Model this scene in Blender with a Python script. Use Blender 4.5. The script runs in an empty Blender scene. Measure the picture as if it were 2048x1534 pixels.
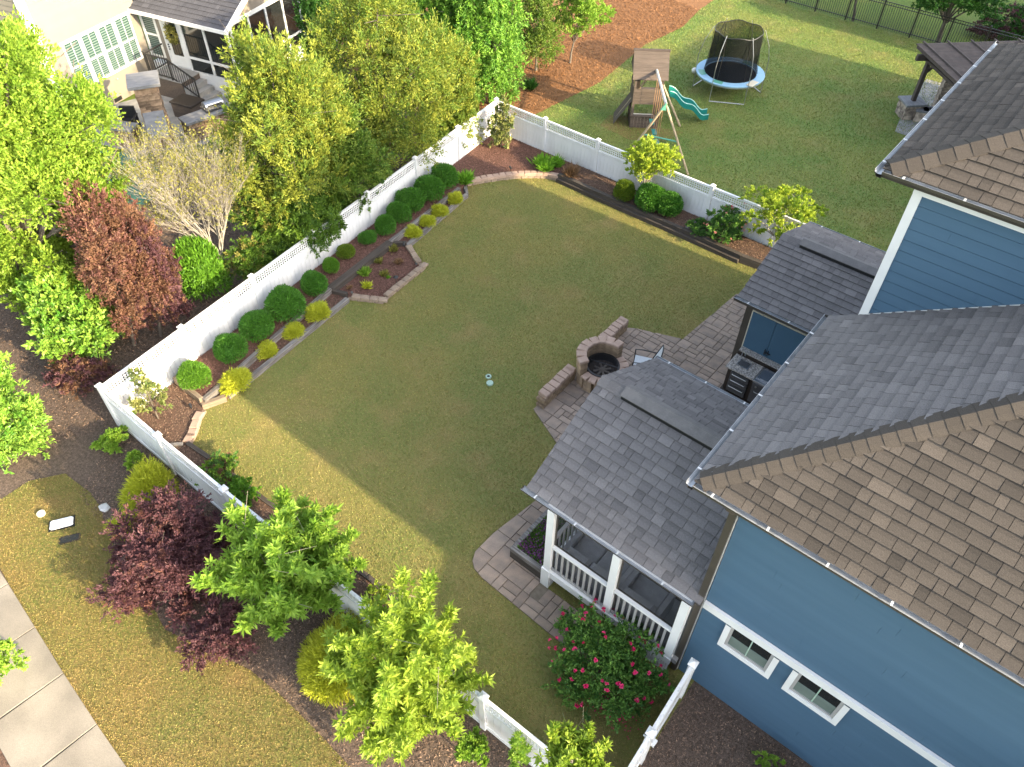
import bpy, math, random
import numpy as np
from mathutils import Matrix, Vector
random.seed(7); RNG = np.random.default_rng(7)
scene = bpy.context.scene
col = scene.collection

# ---------------------------------------------------------------- camera, sky, sun, exposure
cam = bpy.data.cameras.new("camera"); cam_ob = bpy.data.objects.new("camera", cam); col.objects.link(cam_ob)
cam.sensor_width = 36.0; cam.lens = 27.0703; cam.clip_start = 0.1; cam.clip_end = 2000
cam_ob.matrix_world = Matrix([[0.7703868, -0.468905, 0.4320096, 0.0], [0.6374935, 0.5555561, -0.5338159, 0.0], [0.0103034, 0.6866481, 0.726917, 16.0], [0.0, 0.0, 0.0, 1.0]])
scene.camera = cam_ob
SUN = Vector((2.60, 0.137, 1.0)).normalized()            # towards the sun: low, along the houses' eaves
SUN_EL = math.asin(SUN.z); SUN_AZ = math.atan2(SUN.x, SUN.y)
world = bpy.data.worlds.new("World"); scene.world = world; world.use_nodes = True
wn = world.node_tree; wn.nodes.clear()
sky = wn.nodes.new('ShaderNodeTexSky'); sky.sky_type = 'NISHITA'; sky.sun_disc = False
sky.sun_elevation = SUN_EL; sky.sun_rotation = SUN_AZ; sky.air_density = 1.0; sky.dust_density = 2.5; sky.ozone_density = 0.6
hsv = wn.nodes.new('ShaderNodeHueSaturation'); hsv.inputs['Saturation'].default_value = 0.60
bg = wn.nodes.new('ShaderNodeBackground'); bg.inputs['Strength'].default_value = 0.15
wo = wn.nodes.new('ShaderNodeOutputWorld')
wn.links.new(sky.outputs[0], hsv.inputs['Color']); wn.links.new(hsv.outputs[0], bg.inputs[0]); wn.links.new(bg.outputs[0], wo.inputs[0])
sd = bpy.data.lights.new("sun", 'SUN'); sd.energy = 3.0; sd.angle = math.radians(0.6); sd.color = (1.0, 0.81, 0.52)
so = bpy.data.objects.new("sun", sd); col.objects.link(so); so.rotation_euler = (-SUN).to_track_quat('-Z', 'Y').to_euler()
so.location = (30, 2, 30)
scene.view_settings.view_transform = 'Standard'; scene.view_settings.look = 'None'
scene.view_settings.gamma = 1.0; scene.view_settings.exposure = 2.22; scene.view_settings.use_curve_mapping = False
scene.render.engine = 'CYCLES'
scene.cycles.max_bounces = 5; scene.cycles.diffuse_bounces = 3; scene.cycles.glossy_bounces = 2; scene.cycles.transmission_bounces = 3; scene.cycles.transparent_max_bounces = 8

# ---------------------------------------------------------------- materials
MATS = {}
def M(name, c1, c2=None, sc=6.0, rough=0.75, metal=0.0, bump=0.0, bsc=None, rnd=0.0, attr=False, trans=0.0,
      world=False, det=4.0, stretch=None, spec=0.4, lo=0.35, hi=0.65, fine=0.0):
    m = bpy.data.materials.new(name); m.use_nodes = True
    nt = m.node_tree; nt.nodes.clear(); N = nt.nodes.new; L = nt.links.new
    out = N('ShaderNodeOutputMaterial'); p = N('ShaderNodeBsdfPrincipled')
    p.inputs['Roughness'].default_value = rough; p.inputs['Metallic'].default_value = metal
    p.inputs['Specular IOR Level'].default_value = spec
    c2 = c2 or c1
    if world:
        g = N('ShaderNodeNewGeometry'); vec = g.outputs['Position']
    else:
        g = N('ShaderNodeTexCoord'); vec = g.outputs['Object']
    if stretch:
        mp = N('ShaderNodeMapping'); mp.inputs['Scale'].default_value = stretch; L(vec, mp.inputs[0]); vec = mp.outputs[0]
    mix = N('ShaderNodeMix'); mix.data_type = 'RGBA'
    mix.inputs[6].default_value = (*c1, 1); mix.inputs[7].default_value = (*c2, 1)
    if attr:
        a = N('ShaderNodeAttribute'); a.attribute_name = 'tint'; fac = a.outputs['Fac']
        L(fac, mix.inputs[0])
    else:
        n = N('ShaderNodeTexNoise'); n.inputs['Scale'].default_value = sc; n.inputs['Detail'].default_value = det
        L(vec, n.inputs['Vector'])
        r = N('ShaderNodeMapRange'); r.inputs[1].default_value = lo; r.inputs[2].default_value = hi
        L(n.outputs[0], r.inputs[0]); L(r.outputs[0], mix.inputs[0])
    colr = mix.outputs[2]
    if fine:
        n2 = N('ShaderNodeTexNoise'); n2.inputs['Scale'].default_value = 90 if not world else 60; n2.inputs['Detail'].default_value = 2
        L(vec, n2.inputs['Vector'])
        r2 = N('ShaderNodeMapRange'); r2.inputs[1].default_value = .3; r2.inputs[2].default_value = .7
        r2.inputs[3].default_value = 1 - fine; r2.inputs[4].default_value = 1 + fine
        L(n2.outputs[0], r2.inputs[0])
        vm = N('ShaderNodeVectorMath'); vm.operation = 'SCALE'; L(colr, vm.inputs[0]); L(r2.outputs[0], vm.inputs['Scale']); colr = vm.outputs[0]
    if rnd:
        oi = N('ShaderNodeObjectInfo'); r3 = N('ShaderNodeMapRange'); r3.inputs[3].default_value = 1 - rnd; r3.inputs[4].default_value = 1 + rnd
        L(oi.outputs['Random'], r3.inputs[0])
        vm2 = N('ShaderNodeVectorMath'); vm2.operation = 'SCALE'; L(colr, vm2.inputs[0]); L(r3.outputs[0], vm2.inputs['Scale']); colr = vm2.outputs[0]
    L(colr, p.inputs['Base Color'])
    if bump:
        nb = N('ShaderNodeTexNoise'); nb.inputs['Scale'].default_value = bsc or sc * 4; nb.inputs['Detail'].default_value = 5
        L(vec, nb.inputs['Vector'])
        b = N('ShaderNodeBump'); b.inputs['Strength'].default_value = bump; b.inputs['Distance'].default_value = 0.02
        L(nb.outputs[0], b.inputs['Height']); L(b.outputs[0], p.inputs['Normal'])
    sh = p.outputs[0]
    if trans:
        t = N('ShaderNodeBsdfTranslucent'); L(colr, t.inputs[0])
        ms = N('ShaderNodeMixShader'); ms.inputs[0].default_value = trans
        L(p.outputs[0], ms.inputs[1]); L(t.outputs[0], ms.inputs[2]); sh = ms.outputs[0]
    L(sh, out.inputs[0]); MATS[name] = m
    return m
def lawn_mat(name, base, green, tan, sheen=1.0):
    """grass colour by place: broad straw and green drifts plus a fine speckle, the same for sheet and blades"""
    m = bpy.data.materials.new(name); m.use_nodes = True
    nt = m.node_tree; nt.nodes.clear(); N = nt.nodes.new; L = nt.links.new
    out = N('ShaderNodeOutputMaterial'); p = N('ShaderNodeBsdfPrincipled'); p.inputs['Roughness'].default_value = .8
    p.inputs['Specular IOR Level'].default_value = .2
    g = N('ShaderNodeNewGeometry')
    def noise(scale, det=4, off=0):
        n = N('ShaderNodeTexNoise'); n.inputs['Scale'].default_value = scale; n.inputs['Detail'].default_value = det
        mp = N('ShaderNodeMapping'); mp.inputs['Location'].default_value = (off, off * 2, 0); mp.inputs['Scale'].default_value = (1, 1, .05)
        L(g.outputs['Position'], mp.inputs[0]); L(mp.outputs[0], n.inputs['Vector']); return n.outputs[0]
    def rng(v, a, b, c=0., d=1.):
        r = N('ShaderNodeMapRange'); r.inputs[1].default_value = a; r.inputs[2].default_value = b; r.inputs[3].default_value = c; r.inputs[4].default_value = d
        L(v, r.inputs[0]); return r.outputs[0]
    def mix(f, a, b):
        x = N('ShaderNodeMix'); x.data_type = 'RGBA'; L(f, x.inputs[0])
        for s, v in ((6, a), (7, b)):
            if isinstance(v, tuple): x.inputs[s].default_value = (*v, 1)
            else: L(v, x.inputs[s])
        return x.outputs[2]
    c = mix(rng(noise(.55, 5), .38, .62), base, green)
    c = mix(rng(noise(.8, 6, 9), .52, .80), c, tan)
    c = mix(rng(noise(14, 3, 4), .3, .75, 0, .75), c, tan)
    c = mix(rng(noise(30, 2, 14), .48, .8, 0, .8), c, green)
    c = mix(rng(noise(75, 2, 24), .55, .9, 0, .9), c, tuple(v * .6 for v in base))
    at = N('ShaderNodeAttribute'); at.attribute_name = 'tint'; vm = N('ShaderNodeVectorMath'); vm.operation = 'SCALE'
    L(c, vm.inputs[0]); L(rng(at.outputs['Fac'], 0, 1, .80, 1.75), vm.inputs['Scale']); c = vm.outputs[0]
    L(c, p.inputs['Base Color'])
    nb = noise(45, 3, 3); b = N('ShaderNodeBump'); b.inputs['Strength'].default_value = .8; b.inputs['Distance'].default_value = .03
    L(nb, b.inputs['Height']); L(b.outputs[0], p.inputs['Normal'])
    L(p.outputs[0], out.inputs[0]); MATS[name] = m; return m

lawn_mat('grass_yard', (.245, .238, .066), (.165, .215, .054), (.350, .262, .108))
lawn_mat('grass_front', (.225, .178, .054), (.138, .168, .040), (.325, .215, .090))
lawn_mat('grass_next', (.190, .238, .056), (.102, .215, .040), (.290, .250, .092))
lawn_mat('grass_far', (.130, .195, .030), (.085, .165, .024), (.19, .22, .045))
M('mulch', (.080, .048, .033), (.150, .086, .060), sc=18, world=True, rough=.9, bump=1.0, bsc=60, fine=.45, det=6)
M('mulch_dark', (.072, .052, .040), (.140, .100, .076), sc=14, world=True, rough=.9, bump=1.0, bsc=60, fine=.5, det=6)
M('mulch_red', (.085, .04, .028), (.16, .078, .058), sc=16, world=True, rough=.9, bump=1.0, bsc=60, fine=.4, det=6)
M('chip', (.065, .042, .03), (.34, .225, .155), attr=True, rough=.9)
M('chip_red', (.075, .034, .025), (.30, .17, .135), attr=True, rough=.9)
M('pine_straw', (.185, .085, .032), (.25, .118, .045), sc=9, world=True, rough=.9, bump=1.0, bsc=50, fine=.35)
M('straw_needle', (.165, .075, .028), (.29, .14, .056), attr=True, rough=.8)
M('concrete', (.285, .252, .205), (.195, .172, .140), sc=1.0, world=True, rough=.9, bump=.25, bsc=80, fine=.14, det=8, rnd=.05)
M('joint_sand', (.14, .115, .085), (.2, .165, .125), sc=8, world=True, rough=.95)
M('putting_green', (.05, .145, .10), (.06, .165, .115), sc=20, world=True, rough=.9, fine=.1)
M('flagstone', (.22, .22, .215), (.31, .30, .28), sc=3, rough=.8, bump=.3)
M('blue_siding', (.060, .120, .188), (.066, .129, .200), sc=1.2, rough=.55, bump=.12, bsc=30, stretch=(.3, 3, 6), spec=.35, rnd=.02)
M('blue_door', (.048, .105, .165), (.052, .112, .172), sc=2, rough=.45)
M('white_trim', (.78, .78, .77), (.72, .72, .71), sc=2.5, rough=.45, rnd=.02)
M('white_vinyl', (.80, .80, .80), (.62, .63, .60), sc=2.2, rough=.4, rnd=.03, lo=.48, hi=.85, det=8)
M('vinyl_dirty', (.75, .75, .74), (.40, .42, .42), sc=7, rough=.5, det=8, lo=.56, hi=.72)
M('bronze', (.052, .045, .036), (.066, .057, .046), sc=3, rough=.4, spec=.5)
M('gutter_metal', (.34, .36, .38), (.44, .46, .48), sc=5, rough=.35, metal=.35)
M('hanger', (.72, .72, .70), rough=.4, metal=.3)
M('shingle', (.040, .035, .031), (.120, .101, .085), attr=True, rough=.92, bump=.35, bsc=160, fine=.30, spec=.2)
M('shingle_shade', (.100, .094, .094), (.215, .200, .196), attr=True, rough=.92, bump=.35, bsc=160, fine=.26, spec=.2)  # paler, greyer copy of the same shingles: shade put into the colour
M('roof_felt', (.05, .047, .045), rough=.95)
M('vent_grey', (.135, .128, .125), (.165, .155, .15), sc=5, rough=.9, fine=.2, bump=.3, bsc=120)
M('black', (.012, .012, .013), rough=.5)
M('black_metal', (.018, .017, .017), (.026, .025, .025), sc=8, rough=.42, spec=.5)
M('bronze_rail', (.03, .022, .017), rough=.4)
M('glass_dark', (.012, .016, .017), rough=.06, spec=.8)
M('glass_blind', (.17, .215, .19), (.14, .18, .16), sc=3, rough=.12, spec=.6)
M('glass_green', (.035, .075, .065), (.05, .10, .085), sc=4, rough=.1, spec=.7)
M('blind_slat', (.15, .20, .19), rough=.5)
M('beige_siding', (.235, .207, .172), (.22, .193, .16), sc=1.5, rough=.6, rnd=.02)
M('dark_roof', (.055, .056, .066), (.10, .10, .115), sc=7, rough=.9, fine=.3, attr=True)
M('timber', (.12, .105, .095), (.30, .28, .265), sc=4, rough=.85, bump=.7, bsc=30, stretch=(.35, 5, 5), rnd=.18, det=7, lo=.4, hi=.68)
M('timber_dark', (.052, .043, .036), (.088, .072, .06), sc=4, rough=.85, bump=.6, bsc=30, stretch=(.35, 5, 5), rnd=.12)
M('timber_tan', (.22, .165, .115), (.31, .245, .175), sc=4, rough=.85, bump=.6, bsc=30, stretch=(.35, 5, 5), rnd=.1)
M('block', (.24, .18, .135), (.36, .275, .205), sc=5, rough=.9, bump=.9, bsc=30, rnd=.16, fine=.15)
M('block_cap', (.34, .235, .18), (.43, .31, .245), sc=4, rough=.88, bump=.5, bsc=40, rnd=.08, fine=.12)
M('block_face', (.20, .14, .09), (.37, .265, .17), sc=5, rough=.9, bump=.9, bsc=25, rnd=.22)
M('paver', (.325, .245, .188), (.235, .185, .150), sc=4, rough=.85, bump=.4, bsc=40, rnd=.16, fine=.14, det=6)
M('paver_edge', (.29, .225, .19), (.22, .17, .145), sc=5, rough=.85, bump=.4, bsc=40, rnd=.12)
M('stone_wall', (.15, .10, .065), (.33, .235, .16), sc=4, rough=.9, bump=.7, bsc=20, rnd=.55)
M('stone_multi', (.13, .10, .085), (.46, .38, .30), sc=5, rough=.9, bump=.8, bsc=14, rnd=.4)
M('slate_cap', (.17, .175, .185), (.235, .235, .24), sc=3, rough=.75, bump=.3, bsc=18, stretch=(1, 3, 1))
M('granite', (.16, .145, .135), (.44, .41, .375), sc=26, rough=.35, det=3, lo=.4, hi=.6)
M('steel', (.46, .47, .48), rough=.28, metal=.95)
M('steel_dark', (.10, .10, .105), (.13, .13, .135), sc=2, rough=.38, metal=.6)
M('steel_blue', (.30, .32, .36), rough=.25, metal=.85)
M('cushion', (.30, .30, .31), (.34, .34, .35), sc=8, rough=.9, bump=.2, bsc=90)
M('porch_floor', (.28, .275, .27), (.32, .31, .30), sc=3, rough=.7)
M('porch_rug', (.09, .078, .062), (.12, .10, .08), sc=20, rough=.95)
M('baluster', (.36, .35, .34), rough=.5)
M('sling', (.52, .54, .56), (.47, .49, .51), sc=30, rough=.8)
M('bark', (.105, .085, .068), (.175, .15, .125), sc=7, rough=.9, bump=.8, bsc=25, stretch=(1, 1, .3))
M('bark_grey', (.26, .235, .195), (.36, .33, .28), sc=8, rough=.9, bump=.4)
M('bark_pale', (.25, .225, .18), (.36, .32, .26), sc=8, rough=.9)
M('wood_brown', (.078, .060, .049), (.112, .087, .071), sc=5, rough=.8, bump=.4, bsc=30, stretch=(.4, 4, 4), rnd=.1)
M('pergola_wood', (.062, .048, .042), (.085, .066, .058), sc=5, rough=.8, rnd=.1)
M('log_tan', (.34, .265, .175), (.42, .335, .225), sc=5, rough=.7)
M('pole_white', (.60, .56, .52), (.52, .47, .42), sc=5, rough=.5)
M('teal_plastic', (.012, .17, .15), (.016, .20, .175), sc=3, rough=.35)
M('teal_light', (.30, .55, .50), rough=.4)
M('green_metal', (.10, .32, .23), rough=.4)
M('tramp_pad', (.26, .45, .62), (.30, .50, .66), sc=2.5, rough=.6, fine=.1)
M('tramp_mat', (.014, .016, .02), rough=.8)
M('tube_steel', (.46, .46, .46), rough=.35, metal=.8)
M('rope', (.38, .22, .12), rough=.8)
M('ball_white', (.78, .76, .72), rough=.5)
M('lid_white', (.82, .82, .83), rough=.4)
M('cap_tan', (.62, .56, .43), rough=.5)
M('cap_green', (.30, .43, .34), (.40, .52, .44), sc=20, rough=.5)
M('ash', (.035, .028, .024), (.075, .055, .042), sc=14, rough=.95, bump=.8)
M('rock_pale', (.42, .41, .40), (.58, .57, .56), sc=8, rough=.9, bump=.8)
# leaves: two tones of one plant, mixed leaf by leaf
def leafm(name, c1, c2, trans=.45, rough=.5, spec=.35): M(name, c1, c2, attr=True, trans=trans, rough=rough, spec=spec)
leafm('leaf_maple', (.12, .245, .018), (.35, .48, .065))
leafm('leaf_bright', (.14, .29, .025), (.35, .51, .075))
leafm('leaf_yellowgreen', (.13, .25, .018), (.40, .50, .065))
leafm('leaf_sunlit', (.22, .35, .025), (.55, .62, .08))  # brighter copy of the yellow green leaf: sunlight put into the colour
leafm('leaf_gloss', (.065, .20, .018), (.30, .46, .07), trans=.25, rough=.4, spec=.4)
leafm('leaf_red', (.10, .045, .042), (.29, .135, .105))
leafm('leaf_purple', (.062, .030, .038), (.215, .098, .108))
leafm('leaf_rust', (.11, .062, .036), (.31, .165, .10))
leafm('leaf_boxwood', (.026, .105, .012), (.105, .28, .028), trans=.25)
leafm('leaf_box_light', (.05, .15, .012), (.17, .36, .03), trans=.3)
leafm('leaf_box_mixed', (.04, .12, .010), (.21, .28, .02), trans=.3)
leafm('leaf_gold', (.30, .35, .020), (.64, .66, .060), trans=.35)
leafm('leaf_myrtle', (.075, .15, .02), (.21, .29, .042), trans=.3)
leafm('leaf_myrtle_gold', (.15, .20, .024), (.36, .39, .055), trans=.35)
leafm('leaf_myrtle_dark', (.035, .10, .012), (.16, .27, .03), trans=.3)
leafm('leaf_arbor', (.045, .16, .014), (.24, .44, .055), trans=.3)
leafm('leaf_deep', (.018, .07, .012), (.06, .17, .02), trans=.25)
leafm('leaf_olive', (.12, .125, .025), (.36, .34, .08), trans=.35)
leafm('leaf_magnolia', (.05, .12, .02), (.30, .30, .10), trans=.2, rough=.3)
leafm('leaf_rose', (.038, .115, .024), (.17, .33, .06), trans=.25)
leafm('leaf_liriope', (.10, .27, .02), (.28, .52, .05))
leafm('leaf_dry', (.16, .095, .05), (.30, .18, .09), trans=.2)
leafm('petal_pink', (.58, .010, .11), (.82, .08, .26), trans=.25)
leafm('petal_peach', (.62, .24, .17), (.80, .48, .38), trans=.25)
leafm('petal_violet', (.15, .035, .14), (.30, .10, .28), trans=.25)
leafm('groundcover', (.035, .11, .015), (.14, .26, .03), trans=.25)
def screen_mat():
    m = bpy.data.materials.new('insect_screen'); m.use_nodes = True; nt = m.node_tree; nt.nodes.clear(); N = nt.nodes.new
    o = N('ShaderNodeOutputMaterial'); t = N('ShaderNodeBsdfTransparent'); d = N('ShaderNodeBsdfDiffuse'); d.inputs[0].default_value = (.05, .05, .055, 1)
    x = N('ShaderNodeMixShader'); x.inputs[0].default_value = .16
    nt.links.new(t.outputs[0], x.inputs[1]); nt.links.new(d.outputs[0], x.inputs[2]); nt.links.new(x.outputs[0], o.inputs[0]); MATS['insect_screen'] = m
    m = bpy.data.materials.new('safety_net'); m.use_nodes = True; nt = m.node_tree; nt.nodes.clear(); N = nt.nodes.new
    o = N('ShaderNodeOutputMaterial'); t = N('ShaderNodeBsdfTransparent'); d = N('ShaderNodeBsdfDiffuse'); d.inputs[0].default_value = (.012, .013, .014, 1)
    x = N('ShaderNodeMixShader'); x.inputs[0].default_value = .74
    nt.links.new(t.outputs[0], x.inputs[1]); nt.links.new(d.outputs[0], x.inputs[2]); nt.links.new(x.outputs[0], o.inputs[0]); MATS['safety_net'] = m
screen_mat()

# ---------------------------------------------------------------- mesh helpers
class MB:
    def __init__(s): s.v = []; s.f = []; s.t = []
    def add(s, vs, fs, tint=None):
        b = len(s.v); s.v += [tuple(map(float, x)) for x in vs]; s.f += [tuple(b + i for i in f) for f in fs]
        if tint is not None: s.t += list(tint) if hasattr(tint, '__len__') else [tint] * len(fs)
        return s
    def box(s, x0, x1, y0, y1, z0, z1, tint=None):
        return s.add([(x0,y0,z0),(x1,y0,z0),(x1,y1,z0),(x0,y1,z0),(x0,y0,z1),(x1,y0,z1),(x1,y1,z1),(x0,y1,z1)],
                     [(0,3,2,1),(4,5,6,7),(0,1,5,4),(1,2,6,5),(2,3,7,6),(3,0,4,7)], tint)
    def cbox(s, x0, x1, y0, y1, z0, z1, c=.01, tint=None):
        """box with a chamfered upper rim and corners"""
        return s.prism([(x0,y0),(x1,y0),(x1,y1),(x0,y1)], z0, z1, c, tint)
    def prism(s, poly, z0, z1, c=0.0, tint=None):
        n = len(poly); P = [Vector(p) for p in poly]
        if not c:
            vs = [(p.x,p.y,z0) for p in P] + [(p.x,p.y,z1) for p in P]
            fs = [tuple(reversed(range(n))), tuple(range(n, 2*n))] + [(i,(i+1)%n,n+(i+1)%n,n+i) for i in range(n)]
            return s.add(vs, fs, tint)
        ctr = sum(P, Vector((0,0))) / n
        I = []
        for p in P:
            d = ctr - p; l = d.length or 1; I.append(p + d / l * min(c * 1.4, l * .4))
        vs = [(p.x,p.y,z0) for p in P] + [(p.x,p.y,z1-c) for p in P] + [(p.x,p.y,z1) for p in I]
        fs = [tuple(reversed(range(n)))] + [(i,(i+1)%n,n+(i+1)%n,n+i) for i in range(n)] + [(n+i,n+(i+1)%n,2*n+(i+1)%n,2*n+i) for i in range(n)] + [tuple(range(2*n,3*n))]
        return s.add(vs, fs, tint)
    def bar(s, a, b, w, h, up=(0,0,1), tint=None):
        """rectangular bar from a to b: w wide, h deep (along up)"""
        a = Vector(a); b = Vector(b); d = (b-a).normalized(); up = Vector(up)
        if abs(d.dot(up)) > .98: up = Vector((1,0,0))
        sx = d.cross(up).normalized() * w/2; sz = sx.cross(d).normalized() * h/2
        vs = [a-sx-sz, a+sx-sz, a+sx+sz, a-sx+sz, b-sx-sz, b+sx-sz, b+sx+sz, b-sx+sz]
        return s.add(vs, [(0,1,2,3),(7,6,5,4),(0,4,5,1),(1,5,6,2),(2,6,7,3),(3,7,4,0)], tint)
    def tube(s, pts, rad, n=6, cap=True, tint=None):
        pts = [Vector(p) for p in pts]; rad = rad if hasattr(rad, '__len__') else [rad]*len(pts)
        rings = []; vs = []
        for i, p in enumerate(pts):
            d = (pts[min(i+1,len(pts)-1)] - pts[max(i-1,0)])
            d = d.normalized() if d.length > 1e-9 else Vector((0,0,1))
            ref = Vector((0,0,1)) if abs(d.z) < .9 else Vector((1,0,0))
            x = d.cross(ref).normalized(); y = d.cross(x)
            for k in range(n):
                a = 2*math.pi*k/n; vs.append(p + (x*math.cos(a) + y*math.sin(a))*rad[i])
        fs = []
        for i in range(len(pts)-1):
            for k in range(n):
                fs.append((i*n+k, i*n+(k+1)%n, (i+1)*n+(k+1)%n, (i+1)*n+k))
        if cap: fs += [tuple(range(n)), tuple((len(pts)-1)*n + k for k in reversed(range(n)))]
        return s.add(vs, fs, tint)
    def ring(s, c, r0, r1, z0, z1, n=24, a0=0., a1=2*math.pi):
        full = abs(a1-a0-2*math.pi) < 1e-6; k = n if full else n+1; vs = []
        for i in range(k):
            a = a0+(a1-a0)*i/n; ca, sa = math.cos(a), math.sin(a)
            vs += [(c[0]+r0*ca,c[1]+r0*sa,z0),(c[0]+r1*ca,c[1]+r1*sa,z0),(c[0]+r1*ca,c[1]+r1*sa,z1),(c[0]+r0*ca,c[1]+r0*sa,z1)]
        fs = []
        for i in range(n):
            j = (i+1) % k if full else i+1
            for q in range(4): fs.append((i*4+q, j*4+q, j*4+(q+1)%4, i*4+(q+1)%4))
        if not full: fs += [(0,1,2,3),(n*4+3,n*4+2,n*4+1,n*4)]
        return s.add(vs, fs)
    def mesh(s, name, smooth=False):
        me = bpy.data.meshes.new(name); me.from_pydata(s.v, [], s.f); me.update()
        if s.t:
            a = me.attributes.new('tint', 'FLOAT', 'FACE'); a.data.foreach_set('value', s.t)
        if smooth: me.shade_smooth()
        return me
def ob(name, me, mat=None, parent=None, loc=None, rot=None, scale=None):
    if isinstance(me, MB): me = me.mesh(name)
    o = bpy.data.objects.new(name, me)
    if mat and me and not len(me.materials): me.materials.append(MATS[mat])
    col.objects.link(o)
    if parent: o.parent = parent
    if loc is not None: o.location = loc
    if rot is not None: o.rotation_euler = rot if hasattr(rot, '__len__') else (0,0,rot)
    if scale is not None: o.scale = scale if hasattr(scale, '__len__') else (scale,)*3
    return o
def tag(o, label=None, cat=None, group=None, kind=None):
    if label: o['label'] = label
    if cat: o['category'] = cat
    if group: o['group'] = group
    if kind: o['kind'] = kind
    return o
def thing(name, label, cat, loc=(0,0,0), rz=0., group=None):
    o = bpy.data.objects.new(name, None); o.empty_display_size = .2; col.objects.link(o); o.location = loc; o.rotation_euler = (0,0,rz)
    return tag(o, label, cat, group)
def struct(name, me, mat, parent=None):
    o = ob(name, me, mat, parent)
    if not parent: tag(o, kind='structure')
    return o
def sheet(poly, z):
    return MB().add([(p[0],p[1],z) for p in poly], [tuple(range(len(poly)))])
def inside(poly, X, Y):
    X = np.asarray(X); Y = np.asarray(Y); r = np.zeros(X.shape, bool); n = len(poly); j = n-1
    for i in range(n):
        xi, yi = poly[i][0], poly[i][1]; xj, yj = poly[j][0], poly[j][1]
        with np.errstate(divide='ignore', invalid='ignore'):
            c = ((yi > Y) != (yj > Y)) & (X < (xj-xi)*(Y-yi)/(yj-yi+1e-12)+xi)
        r ^= c; j = i
    return r
def clip_half(poly, a, b, c):
    """keep a*x+b*y+c >= 0"""
    out = []; n = len(poly)
    for i in range(n):
        p, q = poly[i], poly[(i+1)%n]; dp = a*p[0]+b*p[1]+c; dq = a*q[0]+b*q[1]+c
        if dp >= 0: out.append(p)
        if (dp >= 0) != (dq >= 0):
            t = dp/(dp-dq); out.append((p[0]+(q[0]-p[0])*t, p[1]+(q[1]-p[1])*t))
    return out
def parea(p): return abs(sum(p[i][0]*p[(i+1)%len(p)][1]-p[(i+1)%len(p)][0]*p[i][1] for i in range(len(p))))/2

# ---------------------------------------------------------------- foliage helpers
def tri_mesh(name, V, T):
    """V (n,k,3) vertices of n pieces cut in k//3 loose triangles; T (n,) tint"""
    n, k = V.shape[0], V.shape[1]
    me = bpy.data.meshes.new(name); nv = n*k
    me.vertices.add(nv); me.vertices.foreach_set('co', V.astype(np.float32).ravel())
    me.loops.add(nv); me.loops.foreach_set('vertex_index', np.arange(nv, dtype=np.int32))
    me.polygons.add(nv//3); me.polygons.foreach_set('loop_start', np.arange(0, nv, 3, dtype=np.int32))
    me.update(calc_edges=True)
    a = me.attributes.new('tint', 'FLOAT', 'FACE'); a.data.foreach_set('value', np.repeat(T, k//3).astype(np.float32))
    return me
def unit(a): return a/(np.linalg.norm(a, axis=-1, keepdims=True)+1e-9)
def rdir(n): return unit(RNG.normal(size=(n,3)))
def leaves(P, D, L, W, fold=.25, Nrm=None):
    """leaf triangles: base at P, axis D, length L, width W, folded along the midrib"""
    n = len(P); L = np.broadcast_to(L, (n,))[:,None]; W = np.broadcast_to(W, (n,))[:,None]
    R = rdir(n) if Nrm is None else unit(Nrm + .35*RNG.normal(size=(n,3)))
    S = unit(np.cross(D, R)); U = np.cross(S, D)
    tip = P + D*L; m = P + D*L*.45 + U*0
    a = m + S*W/2 + U*W*fold; b = m - S*W/2 + U*W*fold
    return np.stack([P, a, tip, P, tip, b], 1)
def lump(Dv, k, seed):
    """smooth bumps over the sphere of directions"""
    r = np.random.default_rng(seed); out = np.zeros(len(Dv))
    for i in range(k):
        c = unit(r.normal(size=(1,3)))[0]; out += r.uniform(-.6, 1) * np.exp(-(1-Dv@c)*r.uniform(6, 16))
    return out
def bush_pts(n, rx, rz, seed=0, depth=.25, lumps=10, la=.14, up=.0):
    Dv = rdir(n); Dv[:,2] = np.where(Dv[:,2] < -.55, -Dv[:,2], Dv[:,2])
    s = 1 + la*lump(Dv, lumps, seed)
    r = s*(1-depth*RNG.random(n)**1.6)
    return Dv*np.stack([rx*r, rx*r, rz*r], 1), Dv, r/s
def core(rx, rz, k=.8):
    """the twiggy heart of a shrub"""
    b = MB(); n, m = 10, 6; vs = []
    for j in range(m+1):
        t = math.pi*j/m
        for i in range(n):
            a = 2*math.pi*i/n; q = k*(1+.08*math.sin(3*a+j)); vs.append((rx*q*math.sin(t)*math.cos(a), rx*q*math.sin(t)*math.sin(a), rz*q*math.cos(t)))
    fs = [(j*n+i, j*n+(i+1)%n, (j+1)*n+(i+1)%n, (j+1)*n+i) for j in range(m) for i in range(n)]
    return b.add(vs, fs, .45)
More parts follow.
